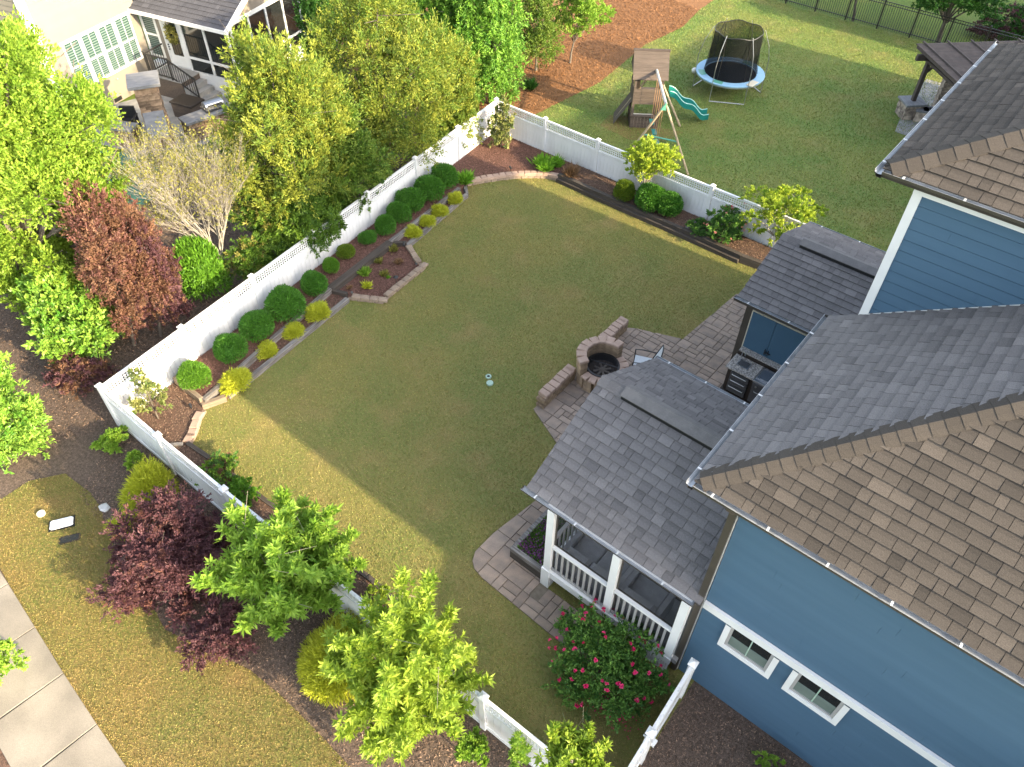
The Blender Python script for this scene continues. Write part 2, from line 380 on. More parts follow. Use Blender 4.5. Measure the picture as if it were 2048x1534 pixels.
# ================================================================ the ground and everything laid on it
Q = 400
struct('ground', sheet([(-Q,-Q),(Q,-Q),(Q,Q),(-Q,Q)], 0.0), 'grass_far')
YARD = [(-16.62,3.75),(-1.05,4.17),(-1.2,12.5),(-1.8,22.25),(-18.97,22.2)]
struct('yard_lawn', sheet(YARD, .006), 'grass_yard')
NEXT = [(-18.9,22.3),(-18.8,24.7),(-18.45,28.8),(-19.1,33.6),(-18.8,36.6),(-19.3,39.2),(-19.6,43.0),(4,43.2),(4,22.4)]
struct('neighbouring_lawn', sheet(NEXT, .006), 'grass_next')
struct('mulch_ground', sheet([(-26,-1.2),(1.5,-1.2),(8,3.0),(8,7.7),(-1.2,7.6),(-1.05,4.17),(-16.62,3.75),(-18.97,22.2),(-19.2,22.3),(-27,22.3)], .004), 'mulch_dark')
FRONT = [(-16.95,-0.12),(-16.68,0.49),(-16.67,1.26),(-16.22,1.94),(-15.19,2.04),(-14.63,1.98),(-13.87,1.72),(-12.89,1.47),(-11.71,1.38),(-10.58,1.16),(-9.29,1.53),(-8.43,1.79),(-7.53,1.86),(-6.58,1.87),(-5.39,1.84),(-4.27,1.57),(-4,-.6),(-4,-1.15),(-8.72,-.93),(-11.39,-.80),(-14.77,-.42),(-18,-.1)]
struct('front_lawn', sheet(FRONT, .010), 'grass_front')
struct('pine_straw_bed', sheet([(-18.9,22.4),(-18.8,24.7),(-18.45,28.8),(-19.1,33.6),(-18.8,36.6),(-19.3,39.2),(-19.6,46),(-36,46),(-34,22.4)], .009), 'pine_straw')
struct('putting_green', sheet([(-30.3,10.0),(-28.6,9.1),(-26.6,9.2),(-25.4,10.0),(-25.6,11.2),(-27.2,11.8),(-29.0,11.6),(-30.2,11.0)], .012), 'putting_green')
struct('flagstone_terrace', sheet([(-33.1,13.4),(-31.8,10.8),(-28.6,11.9),(-27.3,14.0),(-27.9,16.4),(-32.0,17.4)], .016), 'flagstone')

def grass_blades(name, label, poly, dens, h, w, mat, skip=(), z=.006):
    xs = [p[0] for p in poly]; ys = [p[1] for p in poly]
    n = int((max(xs)-min(xs))*(max(ys)-min(ys))*dens)
    X = RNG.uniform(min(xs), max(xs), n); Y = RNG.uniform(min(ys), max(ys), n)
    k = inside(poly, X, Y)
    for s in skip: k &= ~inside(s, X, Y)
    X = X[k]; Y = Y[k]; n = len(X)
    a = RNG.uniform(0, 2*math.pi, n); hh = h*RNG.uniform(.5, 1.3, n); lean = RNG.normal(0, .42, (n,2))*hh[:,None]
    dx = np.cos(a)*w/2; dy = np.sin(a)*w/2; Z = np.full(n, z-.002)
    V = np.stack([np.stack([X-dx,Y-dy,Z],1), np.stack([X+dx,Y+dy,Z],1), np.stack([X+lean[:,0],Y+lean[:,1],Z+hh],1)], 1)
    o = ob(name, tri_mesh(name, V, RNG.random(n)**1.5*.9+.02), mat)
    return tag(o, label, 'grass', kind='stuff')
def chips(name, label, polys, dens, mat, zf, size=.05, cat='mulch'):
    VV = []; TT = []
    for poly, z in polys:
        xs = [p[0] for p in poly]; ys = [p[1] for p in poly]
        n = int((max(xs)-min(xs))*(max(ys)-min(ys))*dens)
        X = RNG.uniform(min(xs), max(xs), n); Y = RNG.uniform(min(ys), max(ys), n); k = inside(poly, X, Y)
        X = X[k]; Y = Y[k]; n = len(X)
        P = np.stack([X,Y,np.full(n, z+.012)],1); D = rdir(n); D[:,2] *= .35; D = unit(D)
        N = np.tile([0,0,1.], (n,1))
        VV.append(leaves(P, D, size*RNG.uniform(.5,1.5,n), size*.4*RNG.uniform(.6,1.3,n), 0.05, N)); TT.append(RNG.random(n)**1.8)
    o = ob(name, tri_mesh(name, np.concatenate(VV), np.concatenate(TT)), mat)
    return tag(o, label, cat, kind='stuff')

# ---- planting beds: soil bodies with their own depth
FX = lambda y: -16.62 - (y-3.75)*.1279          # the left fence line
def bed(name, poly, z, mat):
    return struct(name, MB().prism(poly, -.02, z), mat)
UP_T = [(-15.42,5.62),(-16.40,11.03),(-16.73,13.98),(-17.16,17.95)]
bed_up = [(FX(5.6)+.06,5.62)] + UP_T + [(-17.3,18.6),(FX(18.7)+.06,18.7)]
bed('upper_planting_bed', bed_up, .27, 'mulch_red')
bed_lo1 = [(-15.42,5.62),(-15.19,6.2),(-15.75,11.16),(-16.40,11.03)]; bed('lower_planting_bed', bed_lo1, .11, 'mulch')
bed_lo2 = [(-16.73,13.98),(-16.30,14.34),(-16.83,17.98),(-17.40,18.5),(-17.16,17.95)]; bed('lower_planting_bed', bed_lo2, .11, 'mulch_red')
bed_pent = [(-16.40,11.03),(-15.85,11.26),(-14.95,11.82),(-15.12,13.80),(-16.30,14.34),(-16.73,13.98)]; bed('pointed_planting_bed', bed_pent, .085, 'mulch_red')
bed_fc = [(-16.5,3.86),(FX(5.5)+.06,5.56),(-15.42,5.56),(-15.30,5.45),(-14.74,4.72),(-14.62,4.45),(-14.6,3.88)]; bed('corner_planting_bed', bed_fc, .10, 'mulch')
CURVE = [(-17.40,18.55),(-17.05,19.15),(-16.67,19.72),(-16.3,20.20),(-15.85,20.63),(-15.4,20.97),(-14.95,21.12)]
bed_bc = [(FX(18.7)+.06,18.72)] + CURVE + [(-14.9,22.14),(-18.92,22.12)]; bed('back_corner_planting_bed', bed_bc, .20, 'mulch_red')
bed_bk = [(-14.9,21.15),(-11.9,21.13),(-9.5,21.15),(-7.25,21.12),(-5.3,21.3),(-5.3,22.14),(-14.9,22.14)]; bed('back_planting_bed', bed_bk, .24, 'mulch')
FRT = [(-14.60,4.50),(-13.33,4.61),(-11.95,4.65),(-11.04,4.70),(-9.59,4.72),(-8.10,4.85),(-6.68,4.83)]
bed_fr = [(-14.6,3.9)] + FRT + [(-5.6,4.02)]; bed('front_planting_bed', bed_fr, .10, 'mulch')
SKIP_YARD = [bed_up, bed_lo1, bed_lo2, bed_pent, bed_fc, bed_bc, bed_bk, bed_fr]

# ---- paving
PATIO = [(-8.42,11.36),(-7.30,10.86),(-5.9,10.4),(-1.6,10.4),(-1.6,16.2),(-1.9,20.6),(-5.2,20.6),(-6.5,19.42),(-6.72,16.48),(-8.1,15.95),(-8.42,15.72)]
WALK = [(-6.45,12.0),(-6.45,9.2),(-6.68,7.55),(-6.67,6.95),(-6.55,6.72),(-6.38,6.60),(-6.10,6.54),(-3.93,6.46),(-2.9,6.46),(-2.9,7.3),(-5.0,7.3),(-5.0,12.0)]
struct('patio_base', MB().prism(PATIO, -.02, .022), 'joint_sand'); struct('walkway_base', MB().prism(WALK, -.02, .020), 'joint_sand')
def pavers(name, poly, cell, rz, z, mat, seed, small=.35, skip=None):
    """random ashlar of one, two and four-cell pavers, cut to the outline"""
    root = struct(name, MB().prism([(p[0],p[1]) for p in poly[:3]], -.03, -.025), 'joint_sand')
    rs = random.Random(seed); c, s = math.cos(rz), math.sin(rz); lay = []
    loc = [(p[0]*c+p[1]*s, -p[0]*s+p[1]*c) for p in poly]
    x0 = min(p[0] for p in loc); x1 = max(p[0] for p in loc); y0 = min(p[1] for p in loc); y1 = max(p[1] for p in loc)
    nx = int((x1-x0)/cell)+2; ny = int((y1-y0)/cell)+2; used = [[False]*ny for _ in range(nx)]; cnt = 0
    area2 = sum(loc[i][0]*loc[(i+1)%len(loc)][1]-loc[(i+1)%len(loc)][0]*loc[i][1] for i in range(len(loc))); sg = 1 if area2 > 0 else -1
    for i in range(nx):
        for j in range(ny):
            if used[i][j]: continue
            opts = [(2,2)]*3 + [(2,1)]*3 + [(1,2)]*3 + [(3,2)]*2 + [(2,3)] if rs.random() > small else [(1,1),(2,1),(1,2)]
            w, h = rs.choice(opts)
            while w > 1 and (i+w > nx or any(used[i+a][j] for a in range(w))): w -= 1
            while h > 1 and (j+h > ny or any(used[i+a][j+b] for a in range(w) for b in range(h) if j+b < ny)): h -= 1
            for a in range(w):
                for b in range(h): used[i+a][j+b] = True
            g = .008; r = [(x0+i*cell+g,y0+j*cell+g),(x0+(i+w)*cell-g,y0+j*cell+g),(x0+(i+w)*cell-g,y0+(j+h)*cell-g),(x0+i*cell+g,y0+(j+h)*cell-g)]
            mx = sum(p[0] for p in r)/4; my = sum(p[1] for p in r)/4; rr = math.hypot(r[1][0]-r[0][0], r[2][1]-r[1][1])/2
            ok = [bool(inside(loc, [p[0]], [p[1]])[0]) for p in r] + [bool(inside(loc, [mx], [my])[0])]
            if not any(ok): continue
            if not all(ok):
                for q in range(len(loc)):
                    a, b = loc[q], loc[(q+1)%len(loc)]; ex, ey = b[0]-a[0], b[1]-a[1]; l = math.hypot(ex, ey)
                    t = max(0, min(1, ((mx-a[0])*ex+(my-a[1])*ey)/l/l))
                    if math.hypot(a[0]+ex*t-mx, a[1]+ey*t-my) < rr:
                        r = clip_half(r, -ey/l*sg, ex/l*sg, (a[0]*ey-a[1]*ex)/l*sg)
                        if len(r) < 3: break
            if len(r) < 3 or parea(r) < .004: continue
            mx = sum(p[0] for p in r)/len(r); my = sum(p[1] for p in r)/len(r)
            wx, wy = mx*c-my*s, mx*s+my*c
            if skip and inside(skip, [wx], [wy])[0]: continue
            cnt += 1; lay.append((math.dist((wx,wy),(0,0)), [(p[0]-mx,p[1]-my) for p in r], wx, wy))
    lay.sort(key=lambda q: q[0]); rest = MB()
    for k, (_, r, wx, wy) in enumerate(lay):
        h = .045+rs.uniform(-.003,.003)
        if k < 300:
            o = ob('paver', MB().prism(r, 0, h, .007), mat, root, (wx,wy,z), rz)
            o.rotation_euler = (rs.uniform(-.006,.006), rs.uniform(-.006,.006), rz)
        else: rest.prism([(p[0]*c-p[1]*s+wx, p[0]*s+p[1]*c+wy) for p in r], z, z+h, .007)
    if rest.v: tag(ob('pavers', rest, mat, root), kind='stuff')
    return cnt
n1 = pavers('patio', PATIO, .185, 0.0, 0.0, 'paver', 3, skip=[(-5.2,10.3),(-5.2,12.1),(-4.0,12.1),(-3.2,16.25),(-4.95,16.25),(-4.95,20.7),(-1.5,20.7),(-1.5,10.3)])
n2 = pavers('garden_walk', WALK, .215, 0.0, 0.0, 'paver', 5, small=.3, skip=[(-6.45,9.4),(-4.9,9.4),(-4.9,12.1),(-6.45,12.1)])
print('pavers', n1, n2)
grass_blades('lawn_grass', 'short olive and straw coloured grass of the fenced yard', YARD, 1250, .032, .020, 'grass_yard', SKIP_YARD+[PATIO,WALK])
grass_blades('front_grass', 'sunlit straw coloured grass between pavement and mulch', [p for p in FRONT if p[0] > -19], 2300, .030, .018, 'grass_front', z=.010)
grass_blades('neighbour_grass', 'green grass of the yard with the playset', NEXT, 340, .05, .034, 'grass_next')
chips('bed_mulch', 'reddish bark mulch in the beds along the left fence', [(bed_up,.27),(bed_lo1,.11),(bed_lo2,.11),(bed_pent,.085),(bed_bc,.20)], 700, 'chip_red', 0)
chips('border_mulch', 'brown bark mulch in the front corner and back beds', [(bed_fc,.10),(bed_bk,.24),(bed_fr,.10)], 700, 'chip', 0)
OUTM = [[(-24,-1),(-18,-.1),(-18,1),(-16.62,3.7),(-19,22),(-22,22),(-24,8)]]
chips('outer_mulch', 'dark bark mulch outside the white fence corner', [(OUTM[0],.004)], 330, 'chip', 0, .06)
chips('front_mulch', 'brown bark mulch under the small trees outside the front fence', [([(-16.6,3.7),(-15.3,1.8),(-13.87,1.72),(-10.58,1.16),(-8.43,1.79),(-6.58,1.87),(-4.27,1.57),(-2,-.6),(0,4.1)],.004)], 560, 'chip', 0)
chips('side_mulch', 'dark mulch between the gate and the blue wall', [([(-1.1,4.0),(4,3.5),(4,7.6),(-1.2,7.5)],.004)], 500, 'chip', 0)
chips('fallen_needles', 'orange pine needles strewn over the long bed', [([(-18.9,22.5),(-18.8,24.7),(-18.45,28.8),(-19.1,33.6),(-18.8,36.6),(-19.3,39.2),(-24,40),(-24,22.5)],.009)], 300, 'straw_needle', 0, .10, cat='pine straw')

# ---- pavement: slabs with open joints
sw = struct('pavement', sheet([(-20,-.05),(-14.77,-.44),(-11.39,-.80),(-8.72,-.93),(-6,-1.02),(-6,-2.45),(-10.9,-2.30),(-14,-2.0),(-20,-1.6)], .010), 'joint_sand')
SU = [(-18.6,-.16),(-17.15,-.27),(-15.7,-.37),(-14.24,-.49),(-12.77,-.62),(-11.33,-.75),(-9.85,-.86),(-8.35,-.94),(-6.85,-1.0)]
for a, b in zip(SU, SU[1:]):
    ex, ey = b[0]-a[0], b[1]-a[1]; l = math.hypot(ex, ey); nx, ny = ey/l*1.52, -ex/l*1.52; g = .010
    ux, uy = ex/l*g, ey/l*g
    P = [(a[0]+ux,a[1]+uy),(a[0]+nx+ux,a[1]+ny+uy),(b[0]+nx-ux,b[1]+ny-uy),(b[0]-ux,b[1]-uy)]
    ob('slab', MB().prism(P, -.02, .055, .008), 'concrete', sw)
struct('verge', sheet([(-20,-1.6),(-14,-2.0),(-10.9,-2.30),(-6,-2.45),(-6,-4),(-20,-4)], .008), 'mulch')

# ================================================================ timbers, blocks, edging
def beams(name, label, runs, group=None):
    """runs: list of (points, z0, z1, width, material)"""
    t = thing(name, label, 'edging', (runs[0][0][0][0], runs[0][0][0][1], 0), group=group); ox, oy = t.location.x, t.location.y
    for pts, z0, z1, w, mat in runs:
        for a, b in zip(pts, pts[1:]):
            l = math.hypot(b[0]-a[0], b[1]-a[1]); n = max(1, round(l/2.4))
            for i in range(n):
                f0, f1 = i/n, (i+1)/n; p = (a[0]+(b[0]-a[0])*f0, a[1]+(b[1]-a[1])*f0); q = (a[0]+(b[0]-a[0])*f1, a[1]+(b[1]-a[1])*f1)
                L_ = l/n; zj = random.uniform(-.006,.006)
                ob('beam', MB().cbox(0, L_-.006, -w/2, w/2, 0, z1-z0+zj, .012), mat, t, (p[0]-ox, p[1]-oy, z0), math.atan2(q[1]-p[1], q[0]-p[0])+random.uniform(-.004,.004))
    return t
beams('timber_edging', 'upper weathered timber edging behind the yellow shrubs of the left bed', [(UP_T[:2],-.02,.31,.13,'timber'),(UP_T[2:],-.02,.31,.13,'timber'),(UP_T[1:3],-.02,.31,.24,'timber_dark')])
beams('timber_edging', 'grey split timber along the lawn, lower left bed near the stone corner', [([(-15.19,6.2),(-15.75,11.16)],-.02,.16,.14,'timber')])
beams('timber_edging', 'grey split timber along the lawn, far part of the left bed', [([(-16.30,14.34),(-16.83,17.98)],-.02,.16,.14,'timber'),([(-16.83,17.98),(-17.36,18.46)],-.02,.16,.12,'timber')])
beams('timber_edging', 'tan timbers meeting in a Y at the front left corner bed', [([(FX(5.6)+.12,5.60),(-15.46,5.60)],-.02,.33,.12,'timber_tan'),([(-15.40,5.52),(-15.17,6.14)],-.02,.19,.13,'timber_tan')])
beams('timber_edging', 'short dark cross timber at the near end of the pointed bed', [([(FX(11.0)+.1,10.9),(-16.42,11.03),(-15.86,11.24)],-.02,.24,.12,'timber_dark')])
beams('timber_edging', 'short dark cross timber at the far end of the pointed bed', [([(FX(14)+.1,14.12),(-16.76,14.0),(-16.32,14.36)],-.02,.25,.11,'timber_dark')])
beams('timber_edging', 'long dark timber wall of the back bed', [([(-14.95,21.10),(-11.9,21.08),(-9.5,21.10),(-7.25,21.07),(-5.4,21.24)],-.02,.30,.16,'timber_dark'),([(-14.95,20.99),(-11.9,20.97),(-9.5,20.99),(-7.25,20.96)],-.02,.15,.13,'timber_dark'),([(-9.45,21.2),(-9.3,22.1)],.0,.32,.12,'timber')])
beams('timber_edging', 'low dark timbers edging the front bed inside the white fence', [(FRT,-.02,.14,.12,'timber_dark'),([(-14.64,4.4),(-15.05,3.95)],-.02,.16,.10,'timber')])
BLK = []
def block_mesh(k, L, d, h):
    r = random.Random(k); c = .018; j = lambda a: a + r.uniform(-.012,.012)
    P = [(j(-L/2),j(-d/2)),(j(L/2),j(-d/2)),(j(L/2),j(d/2)),(j(-L/2),j(d/2))]
    return MB().prism(P, 0, h, c).mesh('block')
def path_points(pts, step):
    segs = []; tot = 0
    for a, b in zip(pts, pts[1:]): l = math.hypot(b[0]-a[0], b[1]-a[1]); segs.append((a,b,tot,l)); tot += l
    n = max(1, round(tot/step)); out = []
    for i in range(n):
        s = (i+.5)*tot/n
        for a, b, t0, l in segs:
            if s <= t0+l+1e-6:
                f = (s-t0)/l; out.append((a[0]+(b[0]-a[0])*f, a[1]+(b[1]-a[1])*f, math.atan2(b[1]-a[1], b[0]-a[0]))); break
    return out, tot/n
def block_wall(name, label, pts, courses, h, L, d, mat, capmat=None, cat='wall', z=0.0, parent=None):
    t = parent or thing(name, label, cat, (pts[0][0], pts[0][1], 0)); ox, oy = t.location.x, t.location.y
    for k in range(courses):
        cap = capmat and k == courses-1
        P = [pts[0]] + list(pts[1:])
        pp, st = path_points(P, L)
        ms = [block_mesh(100+k*7+i, st-.020, d*(1.12 if cap else 1.0), h-.004) for i in range(3)]
        for m_ in ms: m_.materials.append(MATS[capmat if cap else mat])
        for i, (x, y, a) in enumerate(pp):
            sft = (st/2 if k % 2 and i < len(pp)-1 else 0)
            ob('capstone' if cap else 'block', ms[i % 3], None, t, (x-ox+math.cos(a)*sft*.9, y-oy+math.sin(a)*sft*.9, z+k*h), a+random.uniform(-.03,.03))
    return t
block_wall('retaining_wall', 'low tan block wall curving round the back left corner bed', CURVE, 2, .115, .24, .20, 'block', 'block_cap')
block_wall('retaining_wall', 'low brown block edging of the pointed bed beside the lawn', [(-15.86,11.26),(-14.93,11.80),(-15.10,13.82),(-16.26,14.36)], 2, .085, .30, .17, 'block', 'block')
block_wall('retaining_wall', 'short rough tan stone edging at the front left corner bed', [(-15.32,5.47),(-15.15,5.2),(-14.80,4.80),(-14.62,4.50)], 2, .085, .27, .20, 'block', 'block_cap')

# ---- fire pit and its seat walls
block_wall('seat_wall', 'low stone seat wall nearer the porch, left of the fire pit', [(-8.33,11.52),(-8.36,13.05)], 4, .122, .225, .27, 'block_face', 'block_cap')
block_wall('seat_wall', 'low stone seat wall farther from the porch, beyond the fire pit', [(-8.36,14.25),(-8.36,15.72)], 4, .122, .225, .27, 'block_face', 'block_cap')
PC = (-7.68, 13.56)
pit = thing('fire_pit', 'round stone fire pit with a raised back wall and a mesh cover', 'fire pit', (PC[0], PC[1], 0))
def ring_blocks(r, a0, a1, z, h, d, mat, nm, n):
    for i in range(n):
        a = a0+(a1-a0)*(i+.5)/n; L_ = r*(a1-a0)/n-.012
        ob(nm, block_mesh(300+i, L_, d, h-.004), mat, pit, (r*math.cos(a), r*math.sin(a), z), a+math.pi/2+random.uniform(-.02,.02))
for k in range(4): ring_blocks(.60, 0, 2*math.pi, k*.115, .115, .24, 'block_face', 'block', 14)
ring_blocks(.60, -math.pi*.62, math.pi*.42, .46, .07, .28, 'block_cap', 'capstone', 9)
for k in range(4): ring_blocks(.63, math.pi*.42, math.pi*1.38, .46+k*.11, .11, .22, 'block_face', 'block', 8)
ring_blocks(.63, math.pi*.42, math.pi*1.38, .90, .08, .29, 'block_cap', 'capstone', 8)
ob('ash_bed', MB().ring((0,0), .0, .47, .02, .30, 20), 'ash', pit)
ob('steel_ring', MB().ring((0,0), .455, .485, .05, .56, 28), 'black_metal', pit)
dome = MB(); dv = []; nn = 20
for j in range(4):
    rr = .44*math.cos(j*.42); zz = .53+.10*math.sin(j*.42)
    for i in range(nn): dv.append((rr*math.cos(2*math.pi*i/nn), rr*math.sin(2*math.pi*i/nn), zz))
dome.add(dv, [(j*nn+i, j*nn+(i+1)%nn, (j+1)*nn+(i+1)%nn, (j+1)*nn+i) for j in range(3) for i in range(nn)] + [tuple(60+i for i in range(nn))])
sc = ob('mesh_cover', dome, 'insect_screen', pit)
ob('crossbar', MB().bar((-.42,-.1,.60),(.42,.14,.60),.025,.02), 'black_metal', sc); ob('rim', MB().ring((0,0), .43, .46, .52, .55, 28), 'black_metal', sc)
for i in range(4):
    a = i*.8; ob('log', MB().tube([(-.25*math.cos(a),-.25*math.sin(a),.33),(.25*math.cos(a),.25*math.sin(a),.38)],.035,7), 'bark', pit)

# ---- raised planter beside the porch
pl = thing('raised_planter', 'dark timber raised planter with purple flowers beside the screened porch', 'planter', (-5.95,7.37,0))
for x0, x1, y0, y1 in ((0,1.0,0,.11),(0,.11,.11,3.0),(.11,1.0,1.28,1.38),(.89,1.0,.11,1.28),(.11,1.0,2.9,3.0)):
    for k in range(3):
        ob('beam', MB().cbox(x0, x1, y0+random.uniform(0,.006), y1-random.uniform(0,.006), k*.15, (k+1)*.15-.004, .01), 'timber' if k == 2 else 'timber_dark', pl)
ob('soil', MB().box(.1,.9,.1,1.29,.05,.36).box(.1,.9,1.37,2.92,.05,.36), 'mulch_dark', pl)
n = 5200; P = np.stack([RNG.uniform(.12,.88,n), RNG.uniform(.12,2.85,n), .36+.12*RNG.random(n)],1)
D = rdir(n); D[:,2] = abs(D[:,2])+.3; D = unit(D)
ob('groundcover', tri_mesh('groundcover', leaves(P,D,.055,.03), RNG.random(n)), 'groundcover', pl)
n = 900; cl = np.array([[.3,.3],[.6,.75],[.35,1.0],[.7,.3],[.6,1.9]])[RNG.integers(0,5,n)]+RNG.normal(0,.11,(n,2)); cl = np.clip(cl,.14,.86*np.array([1,3]))
P = np.stack([cl[:,0],cl[:,1],.45+.06*RNG.random(n)],1)
ob('flowers', tri_mesh('flowers', leaves(P,rdir(n),.05,.035), RNG.random(n)), 'petal_violet', pl)

# ================================================================ white vinyl fences
POST = MB().cbox(-.065,.065,-.065,.065,0,1.52,.004).mesh('post'); CAP = MB().prism([(-.085,-.085),(.085,-.085),(.085,.085),(-.085,.085)],0,.03).add([(-.08,-.08,.03),(.08,-.08,.03),(.08,.08,.03),(-.08,.08,.03),(0,0,.10)],[(0,1,4),(1,2,4),(2,3,4),(3,0,4)]).mesh('cap')
def fence(name, label, posts, topmat='white_vinyl', start=True):
    x0, y0 = posts[0]; t = thing(name, label, 'fence', (x0,y0,0)); a = math.atan2(posts[-1][1]-y0, posts[-1][0]-x0)
    for i, (x, y) in enumerate(posts):
        if i == 0 and not start: continue
        p = ob('post', POST, 'white_vinyl', t, (x-x0,y-y0,0), a); ob('cap', CAP, 'white_vinyl', p, (0,0,1.52))
    for (xa,ya),(xb,yb) in zip(posts, posts[1:]):
        L_ = math.hypot(xb-xa,yb-ya); an = math.atan2(yb-ya,xb-xa); e = .067
        pn = ob('panel', MB().cbox(e,L_-e,-.028,.028,.05,.17,.004), 'white_vinyl', t, (xa-x0,ya-y0,0), an)
        ob('middle_rail', MB().cbox(e,L_-e,-.028,.028,1.01,1.12,.004), 'white_vinyl', pn)
        ob('top_rail', MB().cbox(e,L_-e,-.036,.036,1.415,1.49,.006), topmat, pn)
        la = MB(); nv = int((L_-2*e)/.085)
        for k in range(nv+1):
            xx = e+.006+(L_-2*e-.04)*k/nv; la.box(xx,xx+.034,-.010,0,1.115,1.42)
        for k in range(4): zz = 1.135+k*.083; la.box(e,L_-e,0.001,.010,zz,zz+.032)
        tag(ob('lattice', la, 'white_vinyl', pn), kind='stuff')
        np_ = 15; w = (L_-2*e)/np_
        pk = MB().cbox(0.004,w-.004,-.011,.011,0,.85,.001).mesh('picket')
        for k in range(np_): ob('picket', pk, 'white_vinyl', pn, (e+k*w, random.uniform(-.002,.002), .165))
    return t
lp = [(-16.62-.1279*(y-3.75), y) for y in np.linspace(3.75,22.2,8)]
fence('white_fence', 'long white lattice topped fence behind the row of round boxwoods', lp)
fence('white_fence', 'white lattice topped fence along the back, toward the playset', [(-18.98,22.2),(-16.54,22.22),(-14.06,22.22),(-11.68,22.24),(-9.28,22.26),(-6.9,22.28),(-4.5,22.3),(-2.1,22.3)], start=False)
fence('white_fence', 'white fence in front, half hidden by the bright green trees', [(-16.62,3.75),(-14.07,3.78),(-11.52,3.84),(-8.97,3.92),(-6.42,4.0),(-3.88,4.08),(-1.06,4.17)], 'vinyl_dirty', start=False)
gf = fence('white_gate_fence', 'short white gate run seen edge on beside the blue house wall', [(-1.06,4.17),(-1.12,5.55),(-1.19,7.16)], 'vinyl_dirty', start=False)
ob('latch', MB().box(-.16,.10,1.30,1.325,1.36,1.385).box(.04,.10,1.25,1.38,1.33,1.41), 'white_trim', gf)
# ================================================================ roofs, gutters, walls
EYE = Vector((0,0,16))
def roof_face(bag, O, eu, ev, poly, mat, exp=.20, seed=1, wmin=.17, wmax=.46):
    """courses of separate shingles over one roof plane; poly is convex, in eave (u) and slope (v) metres"""
    rs = random.Random(seed); O = Vector(O); eu = Vector(eu).normalized(); ev = Vector(ev).normalized(); nn = eu.cross(ev).normalized()
    if nn.z < 0: nn = -nn
    vmax = max(p[1] for p in poly); ar = sum(poly[i][0]*poly[(i+1)%len(poly)][1]-poly[(i+1)%len(poly)][0]*poly[i][1] for i in range(len(poly))); sg = 1 if ar > 0 else -1
    E = []
    for i in range(len(poly)):
        a, b = poly[i], poly[(i+1)%len(poly)]; ex, ey = b[0]-a[0], b[1]-a[1]; l = math.hypot(ex, ey)
        if l > 1e-6: E.append((-ey/l*sg, ex/l*sg, (a[0]*ey-a[1]*ex)/l*sg))
    r = 0; v0 = -.03
    while v0 < vmax:
        us = [p[0] for p in poly]; u = min(us)-rs.random()*.4; prev = .5
        while u < max(us):
            w = rs.choice((.15,.19,.23,.26,.30,.34)) + rs.uniform(-.015,.015); v1 = v0+exp+.03
            rect = [(u+.004,v0),(u+w-.004,v0),(u+w-.004,v1),(u+.004,v1)]
            pl_ = rect
            for e in E:
                pl_ = clip_half(pl_, *(e if abs(e[1]) < .999 or v0 > .05 else (e[0],e[1],e[2]+.03)))
                if len(pl_) < 3: break
            if len(pl_) >= 3 and parea(pl_) > .002:
                lift = rs.choice((0,0,.006)); th = .024+lift
                t = min(1, max(.08, rs.gauss(.46,.105 if mat == 'shingle' else .09))); t = t*.8 if lift else t
                if rs.random() < .07: t = rs.uniform(.66,.82)
                if rs.random() < .08: t = rs.uniform(.12,.25)
                vs = []; fs = []; tt = []
                vm = v0+exp*rs.uniform(.5,.7)
                for part, tn in ((clip_half(pl_, 0, -1, vm), min(1, t+.06)), (clip_half(pl_, 0, 1, -vm), max(0, t-.06))):
                    n = len(part)
                    if n < 3: continue
                    k0 = len(vs)
                    vs += [O+eu*p[0]+ev*p[1]+nn*(.004+th*max(0.,1-(p[1]-v0)/(exp+.03))) for p in part] + [O+eu*p[0]+ev*p[1]-nn*.004 for p in part]
                    fs += [tuple(range(k0, k0+n))] + [(k0+n+i, k0+n+(i+1)%n, k0+(i+1)%n, k0+i) for i in range(n)]; tt += [tn]*(n+1)
                c = sum(vs, Vector())/len(vs)
                bag.append((c, [tuple(x) for x in vs], fs, tt, mat))
            u += w
        v0 += exp; r += 1
def place_shingles(bag, parent, limit=300, vis=lambda c: True):
    def key(s): return (0 if vis(s[0]) else 1, (s[0]-EYE).length)
    bag.sort(key=key); off = parent.matrix_world.translation if False else Vector((0,0,0))
    for c, vs, fs, t, mat in bag[:limit]:
        ob('shingle', MB().add([(v[0]-c.x,v[1]-c.y,v[2]-c.z) for v in vs], fs, t), mat, parent, c)
    for mt in sorted({s[4] for s in bag[limit:]}):
        b = MB()
        for c, vs, fs, t, mat in bag[limit:]:
            if mat == mt: b.add(vs, fs, t)
        if b.v: tag(ob('shingles', b, mt, parent), kind='stuff')
def hip_caps(parent, A, B, n1, n2, mat, step=.205, w=.19, seed=2, name='hip_cap'):
    A = Vector(A); B = Vector(B); h = (B-A).normalized(); n1 = Vector(n1).normalized(); n2 = Vector(n2).normalized(); rs = random.Random(seed)
    w1 = n1.cross(h); w1 = w1 if w1.z < 0 else -w1
    w2 = n2.cross(h); w2 = w2 if w2.z < 0 else -w2
    nm = (n1+n2).normalized(); L_ = (B-A).length; n = int(L_/step)
    for i in range(n):
        p = A+h*step*i; vs = []
        for q, lift in ((0,.010),(step+.04,.001)):
            for d in (w1*w*1.25+n1*(.020+.4*lift), w1*w*.6+n1*(.030+lift), nm*(.044+lift), w2*w*.5+n2*(.030+lift), w2*w+n2*(.020+.4*lift)): vs.append(h*q+d)
            for d in (w1*w*1.25-n1*.01, w2*w-n2*.01): vs.append(h*q+d)
        f = [(0,1,8,7),(1,2,9,8),(2,3,10,9),(3,4,11,10),(0,1,2,3,4,6,5),(5,0,7,12),(4,6,13,11)]
        o = ob(name, MB().add(vs, f, min(1,max(0,rs.gauss(.36,.06)))), mat, parent, p)
